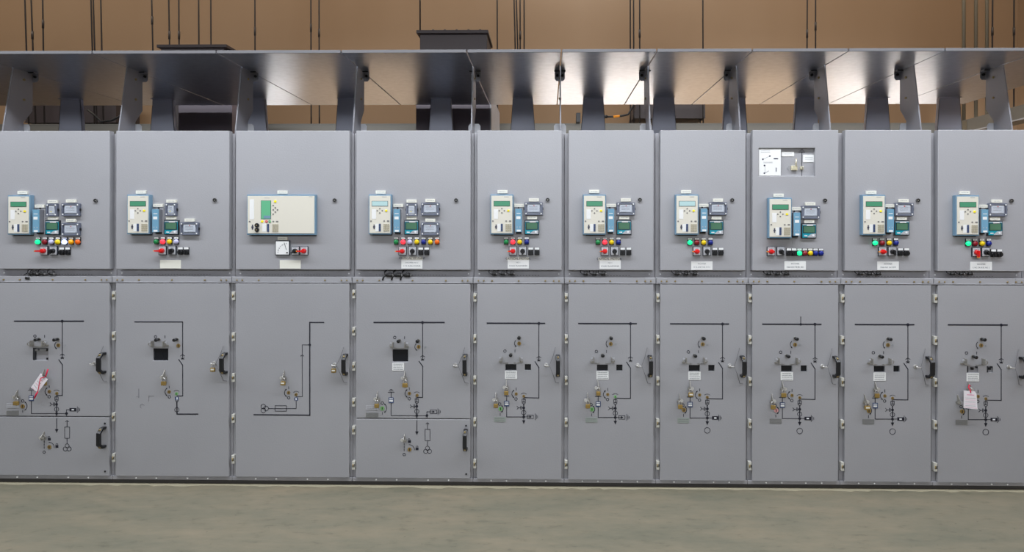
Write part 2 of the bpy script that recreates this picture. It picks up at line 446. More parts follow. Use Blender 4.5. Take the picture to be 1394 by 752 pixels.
def lamp(cab, cx, cz, kind):
    """(cx,cz) lens centre"""
    k = MB(); k.cbox(cx, cz+.007, .0305, .050, -.007, 0, black, .001); k.cbox(cx, cz+.0245, .027, .012, -.0085, -.006, white_l)
    k.cbox(cx, cz+.0245, .014, .002, -.0089, -.007, ink)
    r = k.build('indicator_lamp', cab)
    k = MB(); k.disc(cx, cz, .0158, -.012, -.005, LAMPM[kind]); k.dome(cx, cz, -.012, .0158, .011, LAMPM[kind])
    k.build('lens', r)['label'] = {'green_lit': 'glowing green lens', 'red_lit': 'glowing red lens', 'blue_lit': 'glowing blue white lens'}.get(kind, kind + ' lens')
def push_knob(cab, cx, cz):
    k = MB(); k.cbox(cx, cz+.003, .033, .050, -.007, 0, black, .001); k.cbox(cx, cz+.020, .030, .014, -.0085, -.006, white_l)
    k.cbox(cx, cz+.019, .018, .002, -.0084, -.007, ink)
    r = k.build('selector_knob', cab)
    k = MB(); k.disc(cx, cz-.006, .0150, -.020, -.006, black); k.cbox(cx, cz-.006, .006, .028, -.026, -.018, black, .002); k.build('knob', r)
def rotary(cab, cx, cz, m, ang, l=.040):
    """48 mm cam switch; (cx,cz) centre of the plate, ang = direction of the lever"""
    k = MB(); k.cbox(cx, cz, .052, .060, -.010, 0, bezel, .0015); k.cbox(cx, cz, .045, .053, -.012, -.009, sw_plate, .001)
    k.cbox(cx, cz+.021, .036, .004, -.0126, -.011, ink)
    for a in range(5):
        t = math.radians(20+35*a); k.cbox(cx+.019*math.cos(t), cz-.002+.017*math.sin(t), .003, .003, -.0125, -.0115, dink)
    r = k.build('rotary_switch', cab)
    k = MB(); z = cz-.002
    k.cone((cx, -.011, z), (cx, -.030, z), .0165, .0135, m, 20)
    d = Vector((math.cos(ang), math.sin(ang))); t = Vector((-d.y, d.x))
    e = [Vector((cx, z)) - d*.012 + t*.006, Vector((cx, z)) - d*.012 - t*.006, Vector((cx, z)) + d*l - t*.004, Vector((cx, z)) + d*l + t*.004]
    k.prism([tuple(q) for q in e], 'Y', -.040, -.020, m)
    if m is redk:
        e = [Vector((cx, z)) + d*l + t*.004, Vector((cx, z)) + d*l - t*.004, Vector((cx, z)) + d*(l+.006) - t*.003, Vector((cx, z)) + d*(l+.006) + t*.003]
        k.prism([tuple(q) for q in e], 'Y', -.039, -.022, yel_tip)
    k.build('lever_knob', r)

# ------------------------------------------------------------------ lower-door pieces (all relative to door plane Y=0)
LW = .0046
def lower_handle(door, x, z):
    o = [(0, .069), (-.034, .069), (-.062, .04), (-.062, -.04), (-.034, -.069), (0, -.069), (0, -.053), (-.03, -.053), (-.047, -.034), (-.047, .034), (-.03, .053), (0, .053)]
    k = MB(); k.prism([(a, z+b) for a, b in o], 'X', x-.013, x+.013, black)
    h = k.build('handle', door, bevel=.002)
    k = MB()
    for s in (-1, 1): k.cyl((x, -.036, z+s*.060), (x, -.050, z+s*.0535), .007, brass_p, 12)
    k.build('handle_screw', h)
def quick_latch(door, x, z, wire=True):
    k = MB(); k.disc(x, z, .012, -.004, 0, steel, 18); k.cyl((x, -.004, z), (x, -.026, z), .0055, dsteel, 12)
    k.cbox(x+.006, z-.003, .028, .007, -.032, -.024, steel, .002); k.dome(x-.006, z, -.03, .006, .005, steel)
    k.build('quick_latch', door)
    if wire:
        k = MB(); k.tube([(x+.062, -.004, z+.115), (x+.045, -.012, z+.055), (x+.022, -.026, z), (x+.045, -.018, z-.06), (x+.064, -.006, z-.117), (x+.085, -.004, z-.120)], .0017, wire_m, 6)
        k.build('retaining_wire', door)
def hasp(door, x, z, s):
    k = MB(); k.box(x-.0015, x+.0015, -.034, 0, z-.016, z+.022, dsteel)
    k.cbox(x-s*.010, z-.012, .022, .010, -.004, 0, dsteel); k.cbox(x-s*.012, z+.012, .014, .012, -.018, -.014, base_grey)
    k.ring(x-s*.008, z, .011, .0025, dsteel, y0=-.030, y1=-.026)
    k.tube([(x+s*.004, -.002, z-.020), (x+s*.040, -.002, z-.020)], .0013, dsteel, 6)
    k.build('padlock_hasp', door)
def knob(door, x, z):
    k = MB(); k.disc(x, z, .0105, -.004, 0, dsteel, 18); k.cone((x, -.003, z), (x, -.036, z), .008, .0112, black, 20); k.dome(x, z, -.036, .0112, .004, black)
    k.build('turn_knob', door)
def keyway(door, x, z, r, m=None):
    k = MB(); k.disc(x, z, r, -.003, 0, m or brass, 20); k.cbox(x, z, r*.4, r*1.2, -.0036, -.002, dark_in); k.build('key_cam', door)
def lock_tab(door, x, z, s=1, up=.045):
    """steel locking tab: thin upright blade with a round clip; (x,z) where the shackle hangs"""
    k = MB(); k.prism([(0, z+up), (-.006, z+up), (-.034, z+.006), (-.034, z-.014), (0, z-.014)], 'X', x-.0013, x+.0013, dsteel)
    k.disc(x-.012*s, z, .011, -.022, -.018, steel, 18); k.cbox(x+.008*s, z-.002, .014, .012, -.026, -.022, dsteel, .001)
    k.ring(x+.002, z-.004, .013, .003, dsteel, y0=-.010, y1=-.006)
    k.build('locking_tab', door)
def door_plate(door, x0, x1, z0, z1, m, name='rating_plate', rows=2, inkm=None):
    k = MB(); k.box(x0, x1, -.0022, 0, min(z0, z1), max(z0, z1), m)
    w, h = x1-x0, abs(z1-z0)
    for j in range(rows):
        z = min(z0, z1) + h*(j+.7)/(rows+.4); x = x0 + w*.1
        while x < x1 - w*.14:
            q = w*(.04+random.random()*.09); k.box(x, x+q, -.0026, -.002, z-h*.045, z+h*.045, inkm or ink); x += q + w*.02
    return k.build(name, door)
def padlock(x, z, label, w=.030, h=.026, rot=0, ztop=None, yy=-.026, face=False):
    o = thing('padlock', (x, yy, z), label, 'padlock', 'brass padlocks hung on the locking tabs')
    k = MB(); k.cbox(x, z, w, h, yy-.008, yy+.006, brass, .003); k.disc(x, z-h/2, .003, yy-.001, yy+.001, dark_in, 8)
    if face: k.cbox(x, z+.002, w*.7, h*.34, yy-.0085, yy-.007, ivory)
    b = k.build('lock_body', o)
    k = MB(); t = (ztop or z+.034); pts = [(x-.009, yy, z+h/2-.003), (x-.009, yy, t-.008)]
    for a in range(1, 8): pts.append((x-.009*math.cos(PI*a/8), yy, t-.008+.009*math.sin(PI*a/8)))
    pts += [(x+.009, yy, t-.008), (x+.009, yy, z+h/2-.003)]
    k.tube(pts, .0026, steel); k.build('shackle', o)
    if rot:
        for c in o.children: pass
        o.rotation_euler = (0, rot, 0)
    return o

def chevron(k, x, z, w, h, up=True):
    s = 1 if up else -1
    k.stroke([(x-w, z-s*h), (x, z), (x+w, z-s*h)], .0035, line_m)
def ground_sym(k, x, z, d):
    """three bars getting shorter; d = 'U' or 'R'"""
    for j, l in enumerate((.020, .013, .007)):
        if d == 'U': k.stroke([(x-l, z+j*.009), (x+l, z+j*.009)], .003, line_m)
        else: k.stroke([(x+j*.008, z-l), (x+j*.008, z+l)], .003, line_m)
def arrow_arc(k, x, z, r, a0, a1, both=True):
    k.ring(x, z, r, .0035, line_m, math.radians(a0), math.radians(a1), 14)
    for a, s in ((a0, -1), (a1, 1)):
        if not both and s == -1: continue
        t = math.radians(a); p = Vector((x+r*math.cos(t), z+r*math.sin(t))); d = Vector((-math.sin(t), math.cos(t)))*s; n = Vector((math.cos(t), math.sin(t)))
        k.prism([tuple(p+d*.008), tuple(p+n*.005-d*.003), tuple(p-n*.005-d*.003)], 'Y', -.0012, .0004, line_m)
def OI(k, ox, oz, ix, iz):
    k.ring(ox, oz, .0085, .0032, line_m); k.stroke([(ix, iz-.008), (ix, iz+.008)], .0032, line_m)
def switch_column(k, g, xv, top, tick, blade_a, blade_b):
    """vertical line with disconnector tick, cross and open blade"""
    k.stroke([g(xv, top), g(xv, tick)], LW, line_m)
    x, z = g(xv, tick); chevron(k, x, z+.002, .014, .009)
    k.stroke([(x, z-.004), (x, z-.026)], LW, line_m); chevron(k, x, z-.028, .010, -.008)
    chevron(k, x, z-.022, .008, .008)
    k.stroke([g(*blade_a), g(*blade_b)], .0055, line_m)

def small_nodes(k, g, xc, cyl, yy, d1, circ, d2, xcap):
    """withdrawable outline, Y, dots, current transformer ring, capacitor sign"""
    x, z = g(xc, cyl)
    k.holed(x-.0125, x+.0125, z-.011, z+.011, -.0012, .0004, [(x-.009, x+.009, z-.0075, z+.0075)], line_m)
    k.stroke([(x, z-.011), (x, z+.02)], LW*.8, line_m)
    x, z = g(xc, yy); chevron(k, x, z-.003, .011, -.009)
    a = g(xc, yy); b = g(xc, d2); k.stroke([(a[0], a[1]-.004), b], LW*1.3, line_m)
    for dd in (d1, d2): k.disc(*g(xc, dd), .009, -.0014, .0004, line_m, 16)
    k.ring(*g(xc, circ), .0145, .003, line_m)
    x, z = g(xcap, d1); x2 = g(xc, d1)[0]
    k.stroke([(x2, z), (x2-.012, z)], .0035, line_m); k.stroke([(x2-.014, z-.011), (x2-.014, z+.011)], .003, line_m)
    k.stroke([(x2-.020, z-.011), (x2-.020, z+.011)], .003, line_m); k.stroke([(x2-.022, z), (x+.006, z)], .003, line_m)
    k.stroke([(x-.004, z+.010), (x+.006, z), (x-.004, z-.010)], .003, line_m)
def indicator_box(k, g, x, y):
    a = g(x, y); k.cbox(*a, .033, .036, -.0022, .0004, fblue); k.cbox(a[0], a[1]+.0095, .024, .006, -.0028, -.002, cover_lab); k.cbox(a[0], a[1]-.004, .024, .011, -.0028, -.002, white_l)
def surge_box(k, g, x0, x1, y, filled):
    a, b = g(x0, y), g(x1, y); z = a[1]
    if filled:
        k.box(a[0], b[0], -.0012, .0004, z-.011, z+.011, line_m); k.cbox((a[0]+b[0])/2, z, .016, .009, -.0018, 0, cover_lab)
    else:
        k.holed(a[0], b[0], z-.013, z+.013, -.0012, .0004, [(a[0]+.003, b[0]-.003, z-.010, z+.010)], line_m)
        m = (a[0]+b[0])/2; k.prism([(m-.006, z+.008), (m-.006, z-.008), (m+.010, z)], 'Y', -.0012, .0004, line_m); k.stroke([(a[0], z), (m, z)], .003, line_m)
def down_arrow(k, x, z0, z1):
    k.stroke([(x, z0), (x, z1+.014)], LW, line_m); k.prism([(x-.011, z1+.018), (x, z1-.006), (x+.011, z1+.018)], 'Y', -.0012, .0004, line_m)

LABN = {1: ('incomer cabinet'), }
NUM = {}
# short findable names of the ten cabinets in view
WHO = {1: 'the tagged seven-lamp cabinet', 2: 'the wide four-lamp cabinet', 3: 'the broad-relay cabinet',
       4: 'the untagged seven-lamp cabinet', 5: 'the leftmost narrow cabinet', 6: 'the second narrow cabinet',
       7: 'the cabinet left of the cutout door', 8: 'the cutout-door cabinet',
       9: 'the cabinet right of the cutout door', 10: 'the tagged narrow cabinet'}
CABL = {1: 'wide grey switchgear cabinet with seven lamps and a tilted paper tag on a red string',
        2: 'wide grey switchgear cabinet with four lamps, blank ivory nameplate and dark lower window',
        3: 'wide grey switchgear cabinet with a broad beige relay, analog dial and no lamps',
        4: 'wide grey switchgear cabinet with seven lamps, handwritten strip and typed white nameplate',
        5: 'narrow grey cabinet with handwritten strip, standing directly beside a wide cabinet',
        6: 'narrow grey cabinet with handwritten strip, standing between two other narrow cabinets',
        7: 'narrow grey cabinet with lit green lamp, just left of the door-cutout one',
        8: 'narrow grey cabinet with a rectangular cutout high in its upper door',
        9: 'narrow grey cabinet with lit green lamp, just right of the door-cutout one',
        10: 'narrow grey cabinet with an upright white paper tag on its lower door'}

def frame(cab, xa, xb):
    k = MB(); y0 = DT
    k.box(xa+.001, xb-.001, y0+.03, DEPTH, .022, ZT-.02, frame_paint)                  # shell
    for a, b in ((xa+.001, xa+.030), (xb-.030, xb-.001)):
        k.box(a, b, y0-.02, y0+.04, ZLB-.03, ZUB-.09, frame_paint)
        k.box(a, b, y0+.004, y0+.04, ZUB-.09, ZT-.012, frame_paint)
    k.box(xa+.002, xb-.002, y0+.002, y0+.04, ZUB-.055, ZT-.012, frame_paint)
    k.box(xa+.001, xb-.001, .010, y0+.04, .032, ZLB-.003, frame_paint)                 # bottom sill
    f = k.build('carcass', cab, bevel=.002)
    k = MB(); k.box(xa, xb, .03, DEPTH-.02, 0, .022, plinth_m); k.build('plinth', cab)
    k = MB(); zr = U(560, 377.6)[1]
    k.box(xa+.0015, xb-.0015, .004, y0+.01, ZLT+.004, zr, paint); k.box(xa+.0015, xb-.0015, .004-.006, y0+.01, ZLT+.004, ZLT+.008, frame_paint)
    for a in (xa, xb-.075): k.box(a+.004, a+.071, .001, .006, ZLT+.010, zr-.003, paint)
    k.build('cross_rail', cab, bevel=.0012)
    zb = U(560, 382.3)[1]; w = xb-xa
    for fx in (.035/1, .070, .18 if w > .7 else .125):
        for x in (xa+fx, xb-fx):
            k = MB(); k.cone((x, .003, zb), (x, -.003, zb), .0062, .0045, brass_p, 10); k.build('rail_bolt', cab)
    k = MB(); k.cone(((xa+xb)/2, .005, zb), ((xa+xb)/2, -.001, zb), .0062, .0045, brass_p, 10); k.build('rail_bolt', cab)
    for fx in (.2, .37, .63, .8):
        k = MB(); x = xa + w*fx; k.cone((x, .011, .045), (x, .004, .045), .006, .0045, white_l, 10); k.build('sill_bolt', cab)
    zc = ZUB - .028
    for x in (xa+.036, xb-.036):
        k = MB(); k.cone((x, y0+.004, zc), (x, y0-.002, zc), .006, .0045, white_l, 8); k.build('recess_screw', cab)
    # slotted vent strip in the recess
    k = MB()
    n = int((w-.3)/.02)
    for j in range(n): k.cbox(xa+.15+j*.02, zc-.010, .008, .004, y0+.0005, y0+.004, key_grey)
    k.build('vent_slots', cab)
def hinges(cab, xa, ys):
    for py in ys:
        z = U(640, py)[1]; x = xa + .0125
        k = MB(); k.cbox(x, z, .019, .055, -.004, DT-.018, hinge_m, .0015)
        k.cyl((x-.003, -.0035, z-.010), (x-.003, -.0035, z+.010), .0045, brass_p, 12); k.cbox(x+.006, z, .005, .018, -.006, 0, black)
        k.build('hinge', cab)
def upper_door(cab, xa, xb, holes=()):
    k = MB(); k.holed(xa+.027, xb-.017, ZUB, ZT, 0, DT, list(holes), paint)
    return k.build('upper_door', cab, bevel=.003)
def lower_door(cab, xa, xb, z0, z1, holes=(), name='lower_door'):
    k = MB(); k.holed(xa+.0265, xb-.0175, z0, z1, 0, DT-.022, list(holes), paint)
    d = k.build(name, cab, bevel=.003)
    return d
def window(door, h, m=None, depth=.012, open_=False):
    k = MB(); x0, x1, z0, z1 = h
    k.box(x0-.002, x1+.002, depth, depth+.003, z0-.002, z1+.002, m or win_m)
    if open_:
        k.box(x0, x0+.012, .002, depth, z0, z1, dark_in); k.cbox(x1-.008, z1-.012, .012, .014, .002, depth, black); k.cbox(x1-.008, z0+.010, .010, .012, .002, depth, black)
        k.box(x0+.012, x1-.014, .004, depth, z1-.022, z1-.006, key_grey); k.disc(x0+.038, z1-.012, .005, .001, depth, dark_in, 10)
    return k.build('inspection_window' if not open_ else 'open_recess', door)

def up_items(n, cab, C, d):
    def S(x, y, p=0): return U(*P(C, x, y), -p)
    door = d['door']
    if 'relay' in d: relay(cab, *S(*d['relay'], .034), d.get('lcd', lcd))
    if 'module' in d: module(cab, *S(*d['module'], .048))
    for q in d['labels']: tag_label(cab, *S(*q, .012))
    if 'blabel' in d: tag_label(cab, *S(*d['blabel'], .012), .064, .020)
    if 'tbs' in d: test_block(cab, *S(*d['tbs'], .019), True)
    for q in d.get('tb', ()): test_block(cab, *S(*q, .019))
    if 'dm' in d: digital_meter(cab, *S(*d['dm'], .015))
    for x, kd in d.get('lamps', ()): lamp(cab, *S(x, d['ly'], .016), kd)
    rx, ry = d['red']; rotary(cab, *S(rx, ry, .012), redk, d.get('rang', PI), .028 if n > 4 else .036)
    rx, ry = d['blk']; rotary(cab, *S(rx, ry, .012), black, d.get('bang', -PI/2), .022)
    for q in d.get('knobs', ()): push_knob(cab, *S(*q, .012))
    x, z = S(*d['lock'])
    k = MB(); k.disc(x, z, .0135, -.006, 0, black); k.ring(x, z, .0125, .002, key_grey, y0=-.008, y1=-.005); k.disc(x, z, .0035, -.0065, -.005, dsteel, 10); k.build('door_lock', cab)
    if 'strip' in d:
        sx, sy, sw, t = d['strip']; x, z = S(sx, sy)
        k = MB(); k.cbox(x, z, sw, .020, -.0015, 0, mat_strip); s_ = k.build('handwritten_strip', cab); s_['label'] = 'beige paper strip with handwriting'
        text('handwriting', t, x, z, -.0018, .019, dink, s_, sx=1.05)
    if 'plate' in d:
        px, py, l1, l2 = d['plate']; x, z = S(px, py); w, h = d.get('pw', (.139, .056))
        k = MB(); k.cbox(x, z, w, h, -.0025, 0, white_l if l1 or l2 else ivory, .0005); pl = k.build('nameplate', cab)
        if l1: text('lettering', l1, x, z+.012, -.0029, .012, ink2, pl)
        if l2: text('lettering', l2, x, z-.010, -.0029, .0135, ink2, pl, sx=.84)
        if not (l1 or l2): pl['label'] = 'blank ivory nameplate'
mat_strip = mat('strip_paper', (206, 204, 194), .6)
ink2 = mat('nameplate_ink', (128, 134, 142), .6)

def plugs(cab, C, pts, big=False):
    for x, y in pts:
        a, z = U(*P(C, x, y), .0)
        y0 = .012
        k = MB()
        k.tube([(a-.020, y0+.02, z+.028), (a-.030, y0+.004, z+.016), (a-.030, y0, z+.002), (a-.016, y0-.004, z-.006), (a, y0-.006, z-.006)], .0028 if not big else .004, rubber)
        r, l = (.0095, .016) if not big else (.012, .024)
        k.cyl((a-l*.6, y0-.006, z-.006), (a+l, y0-.006, z-.007), r, rubber, 14); k.cyl((a+l, y0-.006, z-.007), (a+l+.006, y0-.006, z-.007), r*.7, key_grey, 12)
        k.tube([(a-.006, y0+.01, z+.010), (a+.004, y0, z+.014), (a+.016, y0, z+.010), (a+.02, y0, z+.002)], .0018, rubber)
        if big: k.tube([(a-.02, y0, z-.004), (a-.034, y0-.008, z-.018), (a-.04, y0-.01, z-.038)], .0055, rubber)
        k.build('hanging_plug', cab)

# ------------------------------------------------------------------ upper-door data, one crop per cabinet
s1 = 5.37
UP = {
1: ((0, 250, s1), dict(relay=(138, 230), module=(261, 274), blabel=(288, 165), labels=[(162, 66), (382, 133), (516, 128), (384, 254), (516, 270)], tbs=(375, 193), tb=[(513, 191), (513, 335)], dm=(381, 322),
    ly=428, lamps=[(270, 'green_lit'), (320, 'red'), (369, 'white'), (416, 'yellow'), (465, 'blue_lit'), (514, 'amber'), (563, 'orange')], red=(319, 491), blk=(388, 491), bang=-2.2, knobs=[(447, 498), (491, 498)], lock=(701, 126))),
2: ((150, 250, s1), dict(relay=(205, 226), module=(330, 272), blabel=(348, 160), labels=[(222, 63), (445, 129), (443, 252), (578, 268)], tbs=(441, 190), tb=[(577, 330)], dm=(445, 321),
    ly=426, lamps=[(332, 'green'), (380, 'red_lit'), (429, 'yellow'), (478, 'white')], red=(380, 490), blk=(451, 490), knobs=[(510, 496), (553, 496)], lock=(766, 122), plate=(442, 590, '', ''))),
3: ((310, 250, s1), dict(labels=[(398, 63), (400, 402)], red=(557, 492), rang=PI, blk=(493, 492), bang=-2.5, lock=(783, 123), plate=(458, 592, '', ''))),
4: ((475, 250, s1), dict(relay=(227, 226), lcd=lcd3, module=(349, 272), blabel=(360, 160), labels=[(231, 63), (457, 129), (594, 124), (458, 251), (594, 269)], tbs=(457, 192), tb=[(593, 187), (593, 332)], dm=(457, 321),
    ly=428, lamps=[(343, 'green'), (394, 'red_lit'), (443, 'white'), (494, 'yellow'), (544, 'blue'), (593, 'yellow'), (643, 'orange')], red=(391, 493), blk=(464, 493), knobs=[(524, 499), (568, 499)], lock=(784, 123),
    strip=(462, 547, .140, 'CRITICAL OF PUMP'), plate=(460, 592, 'INCOMER NO 2', 'C.T.R. BUSES-COUPLER'))),
5: ((640, 250, s1), dict(relay=(232, 226), module=(354, 270), blabel=(358, 160), labels=[(236, 60), (466, 120), (453, 250)], tb=[(464, 184)], dm=(451, 321),
    ly=428, lamps=[(263, 'green'), (312, 'red_lit'), (362, 'yellow'), (413, 'blue')], red=(313, 493), blk=(384, 493), knobs=[(443, 499), (489, 499)], lock=(567, 120),
    strip=(350, 550, .148, 'CRITICAL MOTOR'), plate=(352, 591, 'NO 1', 'BOILER TRANSFORMER'))),
6: ((765, 250, s1), dict(relay=(238, 227), module=(358, 270), blabel=(360, 160), labels=[(236, 58), (467, 120), (455, 250)], tb=[(467, 185)], dm=(454, 321),
    ly=430, lamps=[(264, 'green'), (314, 'red_lit'), (364, 'yellow'), (414, 'blue')], red=(314, 494), blk=(385, 494), knobs=[(445, 500), (490, 500)], lock=(569, 120),
    strip=(345, 552, .144, 'CRITICAL MOTOR'), plate=(352, 594, 'NO 2', 'BOILER TRANSFORMER'))),
7: ((890, 250, s1), dict(relay=(243, 227), lcd=lcd3, module=(368, 268), blabel=(366, 160), labels=[(237, 60), (470, 122), (459, 252)], tb=[(470, 184)], dm=(457, 322),
    ly=432, lamps=[(266, 'green_lit'), (317, 'red'), (367, 'yellow'), (417, 'blue')], red=(316, 495), blk=(389, 495), knobs=[(448, 501), (493, 501)], lock=(572, 122),
    plate=(351, 601, 'INCOMER', 'H. D. UNIT NO. M F 5'))),
8: ((1015, 190, 3.76), dict(relay=(177, 402), module=(264, 434), blabel=(261, 355), labels=[(170, 286), (332, 330), (326, 420)], tb=[(334, 373)], dm=(325, 468),
    ly=583, lamps=[(278, 'green_lit'), (306, 'red'), (334, 'yellow'), (361, 'blue'), (389, 'blue')], red=(131, 573), blk=(181, 573), bang=-1.2, knobs=[(223, 579), (250, 579)], lock=(405, 313),
    plate=(253, 646, 'INCOMER', 'MAIN BUS TIE BR. NO.'))),
9: ((1140, 250, s1), dict(relay=(266, 230), module=(390, 272), blabel=(380, 163), labels=[(249, 65), (485, 126), (471, 256)], tb=[(490, 189)], dm=(473, 325),
    ly=435, lamps=[(280, 'green_lit'), (331, 'red'), (383, 'yellow'), (433, 'blue')], red=(331, 497), blk=(402, 497), bang=-1.2, knobs=[(464, 504), (509, 504)], lock=(587, 124),
    plate=(369, 602, 'INCOMER', 'MAIN NO. 5A PUMP'))),
10: ((1265, 250, s1), dict(relay=(280, 234), module=(408, 275), blabel=(392, 166), labels=[(261, 67), (497, 129), (481, 258)], tb=[(503, 192)], dm=(483, 328),
    ly=439, lamps=[(291, 'green_lit'), (341, 'red'), (392, 'yellow'), (442, 'blue')], red=(345, 502), rang=-PI/2, blk=(415, 502), bang=-.9, knobs=[(474, 512), (518, 512)], lock=(598, 127),
    plate=(378, 604, 'INCOMER', 'S. NO. 5A AUX. NO. 2'))),
}
CABS = {}
N5 = (640, 420, 4.178)
def gfun(C, dx=0.0):
    def g(x, y):
        a = U(*P(C, x, y)); return (a[0]+dx, a[1])
    return g

def narrow_lower(n, cab):
    xa, xb = B[n-1], B[n]; dx = xa - B[4]; g = gfun(N5, dx)
    def rect(x0, x1, y0, y1):
        a, b = g(x0, y1), g(x1, y0); return (a[0], b[0], a[1], b[1])
    w1, w2 = rect(201, 263, 318, 353), rect(311, 346, 318, 353)
    d = lower_door(cab, xa, xb, ZLB, ZLT, [w1, w2])
    op = n == 10
    for w in (w1, w2):
        o = window(d, w, m=(frame_paint if op else None), open_=False)
    if op:
        k = MB()
        for w in (w1, w2):
            k.box(w[0], w[0]+.01, .002, .012, w[2], w[3], dark_in); k.cbox((w[0]+w[1])/2+.002, (w[2]+w[3])/2+.004, .016, .016, .002, .012, black, .002)
            k.cbox(w[1]-.006, w[3]-.006, .010, .010, .002, .012, dark_in)
        k.build('mechanism', d)
    k = MB()
    k.stroke([g(98, 84.5), g(424, 85.5)], .0085, line_m); k.disc(*g(391, 85.5), .0095, -.0014, .0004, line_m, 16)
    if n == 8:
        k.disc(*g(311, 85.5), .008, -.0014, .0004, line_m, 16); k.stroke([g(311, 85), g(311, 43)], .004, line_m)
    switch_column(k, g, 391, 85, 275, (369, 304), (391, 337))
    k.stroke([g(391, 337), g(391, 510), g(305, 508)], LW, line_m)
    small_nodes(k, g, 305, 525, 543, 566, 593, 618, 270)
    k.stroke([g(305, 618), g(208, 618), g(208, 500)], LW*.85, line_m)
    k.stroke([g(196, 499), g(221, 499)], .0035, line_m)
    if n != 5: ground_sym(k, *g(208, 499), 'U')
    indicator_box(k, g, 208, 542)
    surge_box(k, g, 323 if n < 7 else 332, 361 if n < 7 else 368, 617.5, n >= 7)
    k.stroke([g(305, 617.5), g(332, 617.5)], .003, line_m); ground_sym(k, *g(370, 617.5), 'R')
    x, z = g(305, 618); down_arrow(k, x, z, g(305, 653)[1])
    if n >= 7: k.ring(*g(305, 688), .0185, .003, line_m)
    OI(k, *g(198, 243), *g(255, 243)); k.ring(*g(306, 202), .005, .003, ink)
    arrow_arc(k, *g(276, 199), .027, 130, 225, False)
    k.stroke([g(262, 452), g(262, 466)], .0032, line_m); k.ring(*g(261, 516), .0085, .0032, line_m); arrow_arc(k, *g(262, 487), .028, 130, 230)
    k.ring(*g(305, 505), .026, .002, line_m, math.radians(45), math.radians(135), 14)
    k.ring(*g(168, 545), .0085, .0032, line_m); k.stroke([g(171, 597), g(171, 610)], .0032, line_m); arrow_arc(k, *g(168, 572), .024, -50, 50)
    k.build('mimic_diagram', d)
    cam_m = green_cam if n in (5, 6) else brass
    knob(d, *g(279, 164)); keyway(d, *g(279, 200), .0125); knob(d, *g(232, 262)); hasp(d, *g(182, 292), 1); hasp(d, *g(283, 292), -1)
    keyway(d, *g(262, 487), .010); keyway(d, *g(305, 500), .009, green_cam if n == 6 else None); keyway(d, *g(173, 572), .0135, green_cam if n in (5, 6) else (pink_cam if n == 8 else brass))
    x0, z0 = g(198, 402); x1, z1 = g(267, 356); door_plate(d, x0, x1, z0, z1, white_l, 'instruction_label', 4)
    x0, z0 = g(137, 645); x1, z1 = g(203, 619); door_plate(d, x0, x1, z0, z1, green_pl if n < 8 else grey_pl, 'rating_plate', 2, mark_m)
    s = 1 if n < 7 else -1
    lock_tab(d, *g(206, 446), s); lock_tab(d, *g(147, 516), s)
    lower_handle(d, *g(499, 323)); quick_latch(d, *g(432, 320))
    return d, g
green_cam = mat('green_cam', (120, 178, 110), .4)
pink_cam = mat('pink_cam', (206, 150, 150), .4)

